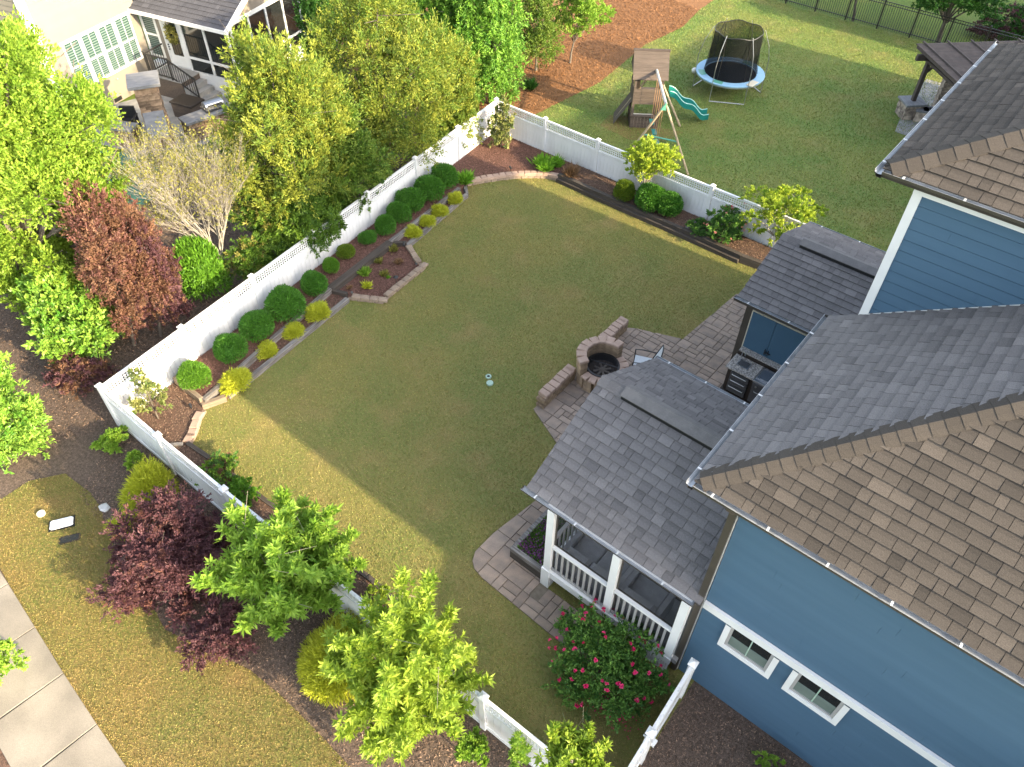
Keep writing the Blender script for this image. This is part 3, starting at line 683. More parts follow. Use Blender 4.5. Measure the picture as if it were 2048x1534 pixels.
def gutter(parent, a, b, out, end0=True, end1=True, step=.9):
    """open half-box trough along the eave; out = horizontal unit vector away from the roof"""
    a = Vector(a); b = Vector(b); d = (b-a).normalized(); o = Vector((*out,0)); L_ = (b-a).length
    prof = [(0,0),(0,-.115),(.085,-.115),(.105,-.06),(.13,-.045),(.13,0),(.118,0)]
    def shell(pf):
        m = MB(); vs = [a+o*x+Vector((0,0,z)) for x, z in pf] + [b+o*x+Vector((0,0,z)) for x, z in pf]; n = len(pf)
        m.add(vs, [(i,i+1,n+i+1,n+i) for i in range(n-1)])
        return m
    s = shell(prof); n = len(prof)
    for e, p in ((end0,a),(end1,b)):
        if e: s.add([p+o*x+Vector((0,0,z)) for x, z in prof[:6]], [tuple(range(6))])
    g = ob('gutter', s, 'bronze', parent)
    ob('lining', shell([(.005,-.002),(.005,-.05),(.075,-.06),(.104,-.045),(.124,-.035),(.124,.003),(.134,.004)]), 'gutter_metal', g)
    k = max(2, int(L_/step))
    for i in range(k):
        p = a+d*(L_*(i+.35)/k)
        ob('hanger', MB().bar(p+o*.0+Vector((0,0,.002)), p+o*.132+Vector((0,0,.004)), .032, .008), 'hanger', g)
    return g
def siding(wall, x0, x1, y, z0, z1, mat, exp=.218, nrm=-1, gap=.006):
    """lap boards on a wall facing -Y (nrm -1)"""
    z = z0
    while z < z1-.02:
        h = min(exp, z1-z); yo = y+nrm*.022; yi = y+nrm*.010
        g = gap
        xj = random.uniform(x0+.6, x0+4.2)
        for xa, xb in ((x0,xj-.0015),(xj+.0015,x1)):
            m = MB().add([(xa,y,z+g),(xb,y,z+g),(xb,yo,z+g),(xa,yo,z+g),(xa,y,z+h),(xb,y,z+h),(xb,yi,z+h),(xa,yi,z+h)],
                         [(0,1,2,3),(3,2,6,7),(7,6,5,4),(1,0,4,5),(0,3,7,4),(2,1,5,6)])
            ob('siding_board', m, mat, wall)
        z += exp

# ================================================================ the blue house
house = thing('blue_house', 'blue lap sided two storey house with brown shingle roofs, one face in shade grey', 'house', (0,0,0))
w1 = ob('wall', MB().box(-1.50,11.5,7.62,12.5,0,6.06), 'blue_siding', house)
siding(w1, -1.50, 7.5, 7.62, .02, 6.05, 'blue_siding')
w2 = ob('wall', MB().box(-1.78,11.5,12.50,18.35,0,9.30), 'blue_siding', house)
siding(w2, -1.72, 7.5, 12.50, 5.9, 9.28, 'blue_siding', gap=.014)
ob('wall', MB().box(3.0,11.5,18.36,21.15,0,9.3), 'blue_siding', house)          # rear wing, added out of view to shade the back of the yard
fw = ob('wall', MB().box(5.0,11.5,4.3,7.60,0,4.1), 'blue_siding', house)         # front wing, added out of view to shade the lawn by the front fence
# trims
ob('belt_board', MB().cbox(-1.50,7.5,7.555,7.60,2.83,3.03,.004), 'white_trim', house)
ob('belt_cap', MB().box(-1.50,7.5,7.535,7.60,3.031,3.055), 'white_trim', house)
ob('corner_board', MB().box(-1.825,-1.675,12.455,12.48,6.45,9.20), 'white_trim', house)
ob('frieze_board', MB().box(-1.825,7.5,12.43,12.453,9.16,9.30), 'white_trim', house)
dsp = ob('downspout', MB().cbox(-1.645,-1.525,7.50,7.592,.05,5.98,.003), 'bronze', house)
ob('seam', MB().box(-1.522,-1.512,7.555,7.59,.05,5.9), 'hanger', dsp)
ob('elbow', MB().bar((-1.585,7.52,5.93),(-1.70,7.42,6.08),.11,.08), 'bronze', dsp)
for x0, x1 in ((-1.0,.06),(.32,1.36)):
    wd = ob('window', MB().add([(x0,7.535,2.02),(x1,7.535,2.02),(x1,7.535,2.828),(x0,7.535,2.828),(x0+.105,7.535,2.135),(x1-.105,7.535,2.135),(x1-.105,7.535,2.828),(x0+.105,7.535,2.828),
                            (x0,7.598,2.02),(x1,7.598,2.02),(x1,7.598,2.828),(x0,7.598,2.828),(x0+.105,7.598,2.135),(x1-.105,7.598,2.135),(x1-.105,7.598,2.828),(x0+.105,7.598,2.828)],
                           [(0,1,5,4),(1,2,6,5),(3,0,4,7),(0,8,9,1),(1,9,10,2),(8,0,3,11),(4,5,13,12),(5,6,14,13),(7,4,12,15)]), 'white_trim', house)
    ob('sash', MB().box(x0+.107,x0+.16,7.56,7.596,2.137,2.826).box(x1-.16,x1-.107,7.56,7.596,2.137,2.826).box(x0+.16,x1-.16,7.56,7.596,2.137,2.19), 'baluster', wd)
    xm = (x0+x1)/2; zs = 2.50
    for xa, xb in ((x0+.16,xm-.011),(xm+.011,x1-.16)):
        for za, zb in ((2.19,zs-.008),(zs+.008,2.826)):
            ob('pane', MB().box(xa,xb,7.582,7.595,za,zb), 'glass_blind' if za < 2.4 else 'glass_dark', wd)  # upper panes near black: shadow put into the glass colour
    ob('muntin', MB().box(xm-.011,xm+.011,7.570,7.594,2.191,2.826), 'cap_green', wd); ob('muntin', MB().box(x0+.16,x1-.16,7.574,7.594,zs-.008,zs+.008), 'glass_blind', wd)
# lower roof: sunlit -Y face, shaded -X face in the greyer shingle copy
bag = []
c0 = Vector((-2.27,7.44,6.22)); RX = 3.04; RYm = 11.30; RZ = 6.22+.917*(RYm-7.44)
sl = math.hypot(1,.917); V = (RYm-7.44)*sl
roof = ob('roof', MB().add([c0,(11.6,7.44,6.22),(11.6,RYm,RZ),(RX,RYm,RZ),(-2.27,12.48,6.22),(1.44,12.48,6.22+.667*3.71),(11.6,12.48,RZ-.9)],
        [(0,1,2,3),(4,0,3,5),(3,2,6,5)]).box(-2.26,11.6,7.45,12.48,6.08,6.215), 'roof_felt', house)
roof_face(bag, c0, (1,0,0), (0,1,.917), [(0,0),(9.5,0),(9.5,V),(RX+2.27,V)], 'shingle', seed=11)
sx = math.hypot(1,.667)
roof_face(bag, (-2.27,12.47,6.22), (0,-1,0), (1,0,.667), [(0,0),(12.47-7.44,0),(12.47-RYm,(RX+2.27)*sx),(0,3.70*sx)], 'shingle_shade', seed=12)
# upper roof
d0 = Vector((-2.34,12.32,9.47)); UY = 15.43; UZ = 9.47+.655*(UY-12.32); UX = -2.34+(UY-12.32)/.727
roofu = ob('roof', MB().add([d0,(11.6,12.32,9.47),(11.6,UY,UZ),(UX,UY,UZ),(-2.34,18.54,9.47),(11.6,18.54,9.47)],
        [(0,1,2,3),(4,0,3),(5,4,3,2)]).box(-2.33,11.6,12.33,18.53,9.33,9.465), 'roof_felt', house)
su = math.hypot(1,.655); sux = math.hypot(1,.476)
bag2 = []
roof_face(bag2, d0, (1,0,0), (0,1,.655), [(0,0),(6,0),(6,(UY-12.32)*su),(UX+2.34,(UY-12.32)*su)], 'shingle', seed=13)
roof_face(bag2, (-2.34,18.54,9.47), (0,-1,0), (1,0,.476), [(0,0),(6.22,0),(18.54-UY,(UX+2.34)*sux)], 'shingle', seed=14)
roof_face(bag2, (UX+7,18.54,9.47), (-1,0,0), (0,-1,.655), [(0,0),(UX+7+2.34,0),(7,(UY-12.32)*su),(0,(UY-12.32)*su)], 'shingle', seed=15)
place_shingles(bag2, roofu, 110, lambda c: c.x < .6 and c.y < 18)
place_shingles(bag, roof, 190, lambda c: c.x < 3.0)
hip_caps(roof, c0+Vector((.05,.03,.03)), (RX,RYm,RZ), (-.667,0,1), (0,-.917,1), 'shingle', seed=4)
hip_caps(roofu, d0+Vector((.05,.03,.03)), (UX,UY,UZ), (-.476,0,1), (0,-.655,1), 'shingle', seed=5, step=.23, w=.22)
ob('added_wing_roof', MB().add([(2.7,18.4,9.3),(11.8,18.4,9.3),(11.8,21.2,9.3),(2.9,21.2,9.3),(4.3,20.0,10.5),(11.8,20.2,10.5)],[(0,1,5,4),(2,3,4,5),(3,0,4),(0,3,2,1)]), 'shingle_shade', house)  # roof of the unseen rear wing, added for its shade
ob('added_wing_roof', MB().add([(4.9,4.1,4.1),(11.8,4.1,4.1),(11.8,7.6,4.75),(4.9,7.6,4.75)],[(0,1,2,3)]), 'shingle', house)  # roof of the unseen front wing, added for its shade
gutter(house, (-2.27,7.45,6.20), (9.0,7.45,6.20), (0,-1), end0=False); gutter(house, (-2.26,7.33,6.198), (-2.26,12.50,6.198), (-1,0), end0=False)
gutter(house, (-2.34,12.33,9.45), (9.0,12.33,9.45), (0,-1), end0=False); gutter(house, (-2.33,12.21,9.448), (-2.33,18.66,9.448), (-1,0), end0=False, end1=False); gutter(house, (-2.34,18.53,9.45), (8,18.53,9.45), (0,1))
ob('flashing', MB().bar((-1.82,12.462,6.53),(1.3,12.462,6.53+.667*3.12),.02,.03), 'hanger', house)

# ================================================================ the screened porch
porch = thing('screened_porch', 'screened porch with white posts and a shade-grey shingle gable roof', 'porch', (-3.2,7.42,0))
O_ = Vector((-3.2,7.42,0)); pw = lambda m: MB().add([(v[0]-O_.x,v[1]-O_.y,v[2]) for v in m.v], m.f, .5) if False else m
def pob(nm, m, mat, par=None):
    m.v = [(v[0]-O_.x, v[1]-O_.y, v[2]) for v in m.v] if par is None else [(v[0]-O_.x, v[1]-O_.y, v[2]) for v in m.v]
    return ob(nm, m, mat, par or porch)
fl = pob('floor', MB().box(-4.95,-1.55,7.40,12.1,.52,.66), 'porch_floor')
pob('rug', MB().box(-4.3,-2.1,8.6,11.2,.664,.674), 'porch_rug')
pob('fascia', MB().cbox(-4.97,-1.66,7.34,7.395,.45,.64,.004), 'white_trim'); pob('fascia', MB().cbox(-5.01,-4.955,7.40,12.1,.45,.64,.004), 'white_trim')
pob('sill', MB().cbox(-4.99,-1.66,7.325,7.47,.645,.70,.004), 'white_trim')
for x in (-4.88,-3.285,-1.755):
    ps = pob('post', MB().cbox(x-.085,x+.085,7.34,7.50,.70,2.95,.004), 'white_trim')
    if x < -4: pob('base', MB().cbox(x-.12,x+.10,7.31,7.53,.0,.705,.005), 'white_trim', ps)
pob('post', MB().cbox(-4.965,-4.80,11.95,12.1,.66,2.95,.004), 'white_trim')
pob('header', MB().box(-4.97,-1.66,7.36,7.48,2.955,3.12), 'white_trim'); pob('header', MB().box(-4.97,-4.85,7.50,12.1,2.955,3.12), 'white_trim')
for xa, xb in ((-4.79,-3.375),(-3.195,-1.845)):
    r_ = pob('railing', MB().cbox(xa,xb,7.355,7.445,1.64,1.71,.006), 'white_trim')
    pob('bottom_rail', MB().box(xa,xb,7.375,7.425,.76,.81), 'baluster', r_)
    nb = 9
    for i in range(nb):
        x = xa+.05+(xb-xa-.1)*(i+.5)/nb; pob('baluster', MB().box(x-.024,x+.024,7.385,7.415,.81,1.64), 'baluster', r_)
    pob('screen', MB().box(xa,xb,7.452,7.454,.71,2.95), 'insect_screen')
    pob('screen_frame', MB().box(xa,xa+.03,7.43,7.465,.71,2.95).box(xb-.03,xb,7.43,7.465,.71,2.95).box(xa+.03,xb-.03,7.43,7.465,1.66,1.72).box(xa+.03,xb-.03,7.43,7.465,.705,.745), 'bronze')
r_ = pob('railing', MB().cbox(-4.93,-4.85,7.52,11.93,1.64,1.71,.006), 'baluster')
for i in range(26):
    y = 7.62+i*.165; pob('baluster', MB().box(-4.905,-4.87,y-.022,y+.022,.72,1.64), 'baluster', r_)
pob('screen', MB().box(-4.945,-4.943,7.52,11.93,.71,2.95), 'insect_screen')
pob('ceiling', MB().box(-4.9,-1.6,7.5,12.05,3.125,3.14), 'white_trim')
lt = MB()
for i in range(16): x = -2.55+i*.056; lt.box(x,x+.03,7.356,7.362,.02,.44)
for i in range(8): z = .03+i*.054; lt.box(-2.55,-1.67,7.348,7.354,z,z+.028)
tag(pob('skirt_lattice', lt, 'white_trim'), kind='stuff')
# porch roof
PE0, PE1, PZ = 7.40, 12.24, 3.17; PR = (PE0+PE1)/2; PRZ = 4.47; ps_ = (PRZ-PZ)/(PR-PE0); X0, X1 = -5.52, -1.52; s_ = math.hypot(1, ps_); Vp = (PR-PE0)*s_
proof = ob('roof', MB().add([(X0,PE0,PZ),(X1,PE0,PZ),(X1,PR,PRZ),(X0,PR,PRZ),(X0,PE1,PZ),(X1,PE1,PZ),(X0,PE0,PZ-.12),(X1,PE0,PZ-.12),(X1,PR,PRZ-.12),(X0,PR,PRZ-.12),(X0,PE1,PZ-.12),(X1,PE1,PZ-.12)],
        [(0,1,2,3),(5,4,3,2),(7,6,9,8),(10,11,8,9),(0,3,9,6),(3,4,10,9)]), 'bronze', porch, -O_)
bag = []
roof_face(bag, (X0-.03,PE0,PZ), (1,0,0), (0,1,ps_), [(0,0),(X1-X0+.03,0),(X1-X0+.03,Vp),(0,Vp)], 'shingle_shade', seed=21)
roof_face(bag, (X1,PE1,PZ), (-1,0,0), (0,-1,ps_), [(0,0),(X1-X0+.03,0),(X1-X0+.03,Vp),(0,Vp)], 'shingle_shade', seed=22)
place_shingles(bag, proof, 300)
def ridge_vent(parent, xa, xb, xr0, yr, zr, s, off):
    v = MB().add([(xa,yr-.20,zr-.20*s+.125),(xb,yr-.20,zr-.20*s+.125),(xb,yr,zr+.135),(xa,yr,zr+.135),(xb,yr+.20,zr-.20*s+.125),(xa,yr+.20,zr-.20*s+.125),
                  (xa,yr-.20,zr-.20*s+.105),(xb,yr-.20,zr-.20*s+.105),(xb,yr+.20,zr-.20*s+.105),(xa,yr+.20,zr-.20*s+.105)],
                 [(0,1,2,3),(3,2,4,5),(0,6,7,1),(4,8,9,5),(0,3,5,9,6),(1,7,8,4,2)])
    o = ob('ridge_vent', v, 'vent_grey', parent)
    ob('vent_slot', MB().box(xa+.02,xb,yr-.192,yr-.15,zr-.19*s-.02,zr-.20*s+.106).box(xa+.02,xb,yr+.15,yr+.192,zr-.19*s-.02,zr-.20*s+.106), 'black', o)
    n1 = (0,-s,1); n2 = (0,s,1)
    hip_caps(parent, (xr0,yr,zr+.0), (xa+.05,yr,zr+.0), n1, n2, 'shingle_shade', w=.16, name='ridge_cap')
ridge_vent(proof, -4.95, X1, X0-.02, PR, PRZ, ps_, O_)
g1 = gutter(proof, (X0-.10,PE0,PZ-.01), (-1.62,PE0,PZ-.01), (0,-1)); g2 = gutter(proof, (X0-.05,PE1,PZ-.01), (-1.62,PE1,PZ-.01), (0,1))
# porch furniture, seen through the screen
def sofa(label, loc, rz, w, seats):
    t = thing('porch_sofa', label, 'sofa', loc, rz)
    ob('seat', MB().cbox(-w/2,w/2,-.40,.40,0,.34,.03), 'cushion', t); 
    for i in range(seats):
        x0 = -w/2+.12+(w-.24)*i/seats; x1 = -w/2+.12+(w-.24)*(i+1)/seats
        m = MB().cbox(x0+.01,x1-.01,-.42,-.20,.33,.78,.06); ob('back_cushion', m, 'cushion', t)
        ob('seat_cushion', MB().cbox(x0+.01,x1-.01,-.19,.40,.345,.47,.03), 'cushion', t)
    for s in (-1,1): ob('arm', MB().cbox(s*(w/2-.06)-.06,s*(w/2-.06)+.06,-.42,.40,.30,.60,.02), 'cushion', t)
    return t
sofa('grey cushioned sofa behind the left porch screen', (-4.0,8.0,.66), 0, 1.5, 2)
sofa('grey cushioned armchair behind the right porch screen', (-2.75,7.98,.66), 0, 1.0, 1)

# ================================================================ the garden store with the double doors
SO = Vector((-3.5,16.25,0))
store = thing('garden_store', 'small blue store with double doors and shade-grey gable roof', 'shed', SO)
def sob(nm, m, mat, par=None):
    m.v = [(v[0]-SO.x, v[1]-SO.y, v[2]) for v in m.v]; return ob(nm, m, mat, par or store)
sob('wall', MB().box(-4.98,-1.85,16.27,20.3,0,2.70), 'blue_door')
sob('corner_board', MB().box(-5.03,-4.87,16.22,16.262,0,2.70), 'bronze'); sob('corner_board', MB().box(-5.06,-5.035,16.24,16.40,0,2.70), 'bronze')
sob('door_frame', MB().box(-4.868,-4.84,16.225,16.26,.0,2.42).box(-2.03,-2.0,16.225,16.26,.0,2.42).box(-4.84,-2.03,16.225,16.26,2.39,2.42), 'cap_tan')
for xa, xb, hx in ((-4.835,-4.16,-4.20),(-4.15,-3.2,-4.11),(-3.19,-2.04,None)):
    d_ = sob('door', MB().cbox(xa,xb,16.21,16.258,.03,2.385,.003), 'blue_door')
    if hx: sob('handle', MB().bar((hx,16.19,1.20),(hx,16.19,1.38),.02,.03,(0,1,0)).bar((hx,16.17,1.30),(hx+.09,16.17,1.30),.02,.02), 'black_metal', d_)
SE0, SE1, SZ = 16.10, 20.45, 2.75; SR = (SE0+SE1)/2; SRZ = 3.54; ss = (SRZ-SZ)/(SR-SE0); SX0, SX1 = -5.30, -1.83; s_ = math.hypot(1, ss); Vs = (SR-SE0)*s_
sroof = ob('roof', MB().add([(SX0,SE0,SZ),(SX1,SE0,SZ),(SX1,SR,SRZ),(SX0,SR,SRZ),(SX0,SE1,SZ),(SX1,SE1,SZ),(SX0,SE0,SZ-.1),(SX1,SE0,SZ-.1),(SX1,SR,SRZ-.1),(SX0,SR,SRZ-.1),(SX0,SE1,SZ-.1),(SX1,SE1,SZ-.1)],
        [(0,1,2,3),(5,4,3,2),(7,6,9,8),(10,11,8,9),(0,3,9,6),(3,4,10,9)]), 'bronze', store, -SO)
bag = []
roof_face(bag, (SX0-.03,SE0,SZ), (1,0,0), (0,1,ss), [(0,0),(SX1-SX0+.03,0),(SX1-SX0+.03,Vs),(0,Vs)], 'shingle_shade', seed=31)
roof_face(bag, (SX1,SE1,SZ), (-1,0,0), (0,-1,ss), [(0,0),(SX1-SX0+.03,0),(SX1-SX0+.03,Vs),(0,Vs)], 'shingle_shade', seed=32)
place_shingles(bag, sroof, 300)
ridge_vent(sroof, -4.75, SX1, SX0-.02, SR, SRZ, ss, SO)
gutter(sroof, (SX0-.08,SE0,SZ-.01), (-1.9,SE0,SZ-.01), (0,-1)); gutter(sroof, (SX0-.05,SE1,SZ-.01), (-1.9,SE1,SZ-.01), (0,1))

# ================================================================ outdoor kitchen and chair
kit = thing('outdoor_kitchen', 'granite topped grill island with sink and raised bar', 'kitchen island', (-4.84,15.40,0))
ob('cabinet', MB().box(.04,3.0,.04,.66,.0,.90), 'bronze_rail', kit)
ob('plinth', MB().box(.0,3.02,-.05,.66,.0,.10), 'bronze_rail', kit)
ob('countertop', MB().cbox(-.03,.80,-.02,.62,.902,.95,.006), 'granite', kit); ob('countertop', MB().cbox(1.80,3.0,-.02,.62,.902,.95,.006), 'granite', kit)
ob('backsplash', MB().box(-.01,3.0,.63,.70,.9,1.07), 'bronze_rail', kit)
ob('bar_ledge', MB().prism([(.0,.62),(3.0,.62),(3.0,.98),(.10,.98),(.0,.90)],1.075,1.12,.006), 'granite', kit)
ob('basin', MB().box(.185,.475,.245,.475,.946,.9525), 'steel_dark', kit); ob('sink_rim', MB().box(.155,.505,.215,.244,.946,.956).box(.155,.505,.476,.505,.946,.956).box(.155,.184,.244,.476,.946,.956).box(.476,.505,.244,.476,.946,.956), 'steel', kit)
ob('faucet', MB().tube([(.14,.55,.95),(.14,.55,1.16),(.18,.52,1.22),(.24,.47,1.22),(.27,.44,1.16)],.013,7), 'steel', kit); ob('soap_pump', MB().tube([(.05,.46,.95),(.05,.46,1.03),(.08,.45,1.04)],.012,6), 'steel', kit)
gr = ob('grill', MB().cbox(.81,1.79,-.04,.60,.90,.965,.01), 'steel', kit)
ob('grill_lid', MB().cbox(.84,1.76,.06,.58,.966,1.0,.02), 'steel_blue', gr); ob('lid_handle', MB().bar((.95,.085,1.01),(1.65,.085,1.01),.02,.02), 'steel', gr)
ob('control_panel', MB().box(.83,1.77,-.055,-.04,.70,.90), 'steel_dark', gr)
for i in range(4): ob('knob', MB().tube([(.95+i*.22,-.055,.80),(.95+i*.22,-.085,.80)],.028,10), 'steel', gr)
ob('oven_door', MB().box(.83,1.77,-.03,.04,.14,.68), 'steel_dark', gr)
ob('door_handle', MB().tube([(.93,-.03,.60),(.93,-.07,.60),(1.67,-.07,.60),(1.67,-.03,.60)],.011,6), 'steel', gr)
for i, (z0, z1) in enumerate(((.66,.86),(.42,.64),(.14,.40))):
    dr = ob('drawer', MB().cbox(.16,.70,-.03,.04,z0,z1,.004), 'steel_dark', kit)
    ob('handle', MB().tube([(.22,-.03,z1-.05),(.22,-.065,z1-.05),(.64,-.065,z1-.05),(.64,-.03,z1-.05)],.011,6), 'steel', dr)
ch = thing('patio_chair', 'white sling patio chair with dark frame by the fire pit', 'chair', (-6.92,14.50,0), math.radians(115))
ob('seat', MB().add([(-.25,-.25,.40),(.25,-.25,.40),(.25,.25,.43),(-.25,.25,.43),(-.25,-.25,.385),(.25,-.25,.385),(.25,.25,.415),(-.25,.25,.415)],[(0,1,2,3),(7,6,5,4),(0,4,5,1),(1,5,6,2),(2,6,7,3),(3,7,4,0)]), 'sling', ch)
ob('backrest', MB().add([(-.24,-.27,.42),(.24,-.27,.42),(.22,-.46,.98),(-.22,-.46,.98),(-.24,-.285,.42),(.24,-.285,.42),(.22,-.475,.98),(-.22,-.475,.98)],[(0,1,2,3),(7,6,5,4),(0,4,5,1),(1,5,6,2),(2,6,7,3),(3,7,4,0)]), 'sling', ch)
for s in (-1,1):
    ob('arm', MB().tube([(s*.28,.26,0),(s*.28,.27,.62),(s*.28,.05,.64),(s*.28,-.33,.62)],.018,6), 'black_metal', ch)
    ob('back_rail', MB().tube([(s*.26,-.20,0),(s*.26,-.26,.42),(s*.25,-.47,1.0)],.018,6), 'black_metal', ch)
ob('top_rail', MB().tube([(-.25,-.47,1.0),(0,-.49,1.03),(.25,-.47,1.0)],.018,6), 'black_metal', ch)
# unseen houses added right of the view to cast long shade over the yards
for lb, y0, y1 in (('added unseen house shading the yards, right of the view beyond the back fence', 24.0, 39.3), ('farther added unseen house for shade, right of the view past the black fence', 42.5, 54)):
    h3 = thing('added_shade_house', lb, 'house', (4.5,y0,0))
    ob('wall', MB().box(0,9,0,y1-y0,0,7.4), 'beige_siding', h3)
    ob('roof', MB().add([(-.4,-.0,7.3),(9.4,0,7.3),(9.4,y1-y0,7.3),(-.4,y1-y0,7.3),(4.5,1.5,10.2),(4.5,y1-y0-1.5,10.2)],[(0,4,5,3),(1,2,5,4),(0,1,4),(2,3,5),(0,3,2,1)]), 'dark_roof', h3)
    for k in range(4): ob('window', MB().box(-.03,-.001,1.5+k*2.4,2.5+k*2.4,3.9,5.4), 'glass_dark', h3)
# ================================================================ plants
ORD = ['first','second','third','fourth','fifth','sixth','seventh','eighth','ninth','tenth','eleventh','twelfth','thirteenth']
def plant(name, label, cat, x, y, z=0., rz=None, group=None):
    return thing(name, label, cat, (x,y,z), random.uniform(0,6.28) if rz is None else rz, group)
# ---- clipped boxwoods: dense small leaves over a twiggy heart
def box_mesh(seed, n, rx, rz, L, W, la=.10):
    P, D, r = bush_pts(n, rx, rz, seed, .30, 16, la)
    dd = unit(D*1.0 + .75*RNG.normal(size=(n,3)) + np.array([0,0,.45]))
    t = np.clip(RNG.normal(.55,.24,n), 0, 1)
    return tri_mesh('foliage', leaves(P, dd, L*RNG.uniform(.7,1.3,n), W, .2), t)
BOXM = [box_mesh(i, 4600, 1, .92, .17, .062, .24) for i in range(3)]
COREM = core(1, .92, .74).mesh('twigs')
SHR = {}
def shared(me, mat, k):
    if (mat, k) not in SHR:
        m = me.copy(); m.materials.clear(); m.materials.append(MATS[mat]); SHR[mat, k] = m
    return SHR[mat, k]
def boxwood(label, xyr, z0, mat='leaf_boxwood', group=None, k=0, sz=1.0, name='boxwood'):
    x, y, r = xyr; r *= .90
    t = plant(name, label, 'shrub', x, y, z0, group=group)
    m2 = shared(BOXM[k % 3], mat, k % 3)
    f1, f2, f3 = (random.uniform(.90,1.10) for _ in range(3)); ob('crown', m2, None, t, (0,0,r*.80*sz), None, (r*f1,r*f2,r*sz*f3)); c2 = shared(COREM, mat, 9); ob('inner_twigs', c2, None, t, (0,0,r*.80*sz), None, (r,r,r*sz))
    ob('stem', MB().tube([(0,0,-.03),(.01,0,r*.3)],[.03,.02],6), 'bark', t)
    return t
BX = [((-16.09,5.88,0.43),'leaf_box_light'),((-16.18,7.14,0.47),'leaf_boxwood'),((-16.37,8.22,0.48),'leaf_boxwood'),((-16.42,9.36,0.57),'leaf_boxwood'),((-16.61,10.61,0.44),'leaf_boxwood'),((-17.02,11.66,0.30),'leaf_box_light'),((-17.22,12.48,0.29),'leaf_box_mixed'),((-17.23,13.47,0.28),'leaf_boxwood'),((-17.21,14.26,0.39),'leaf_boxwood'),((-17.40,15.06,0.40),'leaf_boxwood'),((-17.53,15.79,0.48),'leaf_boxwood'),((-17.53,16.74,0.54),'leaf_boxwood'),((-17.63,17.65,0.57),'leaf_boxwood')]
for i, (b, mt) in enumerate(BX):
    lab = ('light green round boxwood nearest the front left corner, by the tan timbers' if i == 0 else ('yellowish small round boxwood, seventh from the front corner along the left fence' if i == 6 else
          '%s round clipped boxwood from the front corner along the left fence' % ORD[i]))
    boxwood(lab, b, .27, mt, 'round boxwoods along the left fence', i)
boxwood('yellow speckled round shrub left of the small tree in the back bed', (-12.19,21.40,0.42), .24, 'leaf_box_mixed', 'round shrubs in the back bed', 0)
boxwood('dark green round shrub under the small tree in the back bed', (-11.15,21.42,0.54), .24, 'leaf_boxwood', 'round shrubs in the back bed', 1)
boxwood('green round shrub right of the small tree, beside the cross timber', (-10.41,21.57,0.50), .24, 'leaf_boxwood', 'round shrubs in the back bed', 2)
boxwood('tall bright green clipped shrub outside the left fence under bare twigs', (-19.42,8.52,0.78), 0, 'leaf_box_light', None, 0, 1.6, 'clipped_shrub')
# ---- gold thread cypress: wiry yellow sprays
def thread_mesh(seed, n, rx, rz, L, W):
    D = rdir(n); D[:,2] = np.abs(D[:,2])*.9+.02; D = unit(D)
    s = 1+.35*lump(D, 16, seed); r = RNG.uniform(.25,.85,n)*s
    P = D*np.stack([rx*r,rx*r,rz*r],1)
    dd = unit(D + .55*RNG.normal(size=(n,3)) + np.array([0,0,.15]))
    return tri_mesh('sprays', leaves(P, dd, L*RNG.uniform(.6,1.4,n), W, .1), np.clip(RNG.normal(.62,.2,n),0,1))
THM = [thread_mesh(50+i, 4200, 1, .85, .27, .045) for i in range(3)]
def cypress(label, xyr, z0, k, mat='leaf_gold', group='yellow thread cypresses in the lower left bed', sq=(1,1), dense=None):
    x, y, r = xyr; t = plant('gold_cypress', label, 'shrub', x, y, z0, group=group)
    me = (dense or THM[k % 3]).copy(); me.materials.clear(); me.materials.append(MATS[mat])
    ob('sprays', me, None, t, (0,0,.03), None, (r*sq[0], r*sq[1], r*1.05)); ob('stem', MB().tube([(0,0,-.03),(0,0,r*.5)],[.02,.012],5), 'bark', t)
CY = [(-15.39,6.64,0.42),(-15.73,8.01,0.32),(-15.78,9.04,0.33),(-15.84,10.09,0.40),(-16.59,14.93,0.32),(-16.67,15.73,0.31),(-16.79,16.44,0.33),(-16.89,17.39,0.32)]
for i, b in enumerate(CY): cypress('%s yellow thread cypress from the front corner, in front of the boxwoods' % ORD[i], b, .11, i, sq=(1.1,1.0) if i else (1.0,1.3))
# ---- little tufts in the pointed bed
def tuft(label, xyr, z0, n, mat, tall=1., name='sedge', group=None, spread=.8, W=.03):
    x, y, r = xyr; t = plant(name, label, 'plant', x, y, z0, group=group)
    P = np.stack([RNG.normal(0,r*.22,n), RNG.normal(0,r*.22,n), np.zeros(n)],1)
    D = RNG.normal(size=(n,3))*spread; D[:,2] = np.abs(D[:,2])*.6+.7*tall; D = unit(D)
    ob('leaves', tri_mesh('leaves', leaves(P, D, r*1.35*RNG.uniform(.6,1.2,n), W*r/.2, .1), RNG.random(n)), mat, t)
    return t
for lb, b, mt, n in (('small bronze tuft at the far corner of the pointed bed', (-16.46,13.87,0.17), 'leaf_olive', 130),('small straw tuft in the middle left of the pointed bed', (-16.38,13.10,0.15), 'leaf_olive', 120),('faint bronze tuft near the far stone edge of the pointed bed', (-15.84,13.49,0.15), 'leaf_dry', 110),
        ('straw coloured tuft at the centre of the pointed bed', (-15.75,12.74,0.15), 'leaf_olive', 130),('yellow green tuft toward the near end of the pointed bed', (-15.74,11.96,0.16), 'leaf_gold', 170),('tiny orange tuft near the cross timber of the pointed bed', (-16.12,11.55,0.10), 'leaf_dry', 80),('tiny green sprig beside the central tuft of the pointed bed', (-15.54,12.74,0.08), 'leaf_liriope', 60),
        ('upright bright green plant beside the dark timber in the pointed bed', (-16.28,12.36,0.20), 'leaf_bright', 260),('flat yellow green clump at the near end of the curved wall', (-17.34,18.46,0.33), 'leaf_liriope', 260)):
    tuft(lb, b, .2 if 'curved' in lb else .085, n, mt, group=None, W=.06)
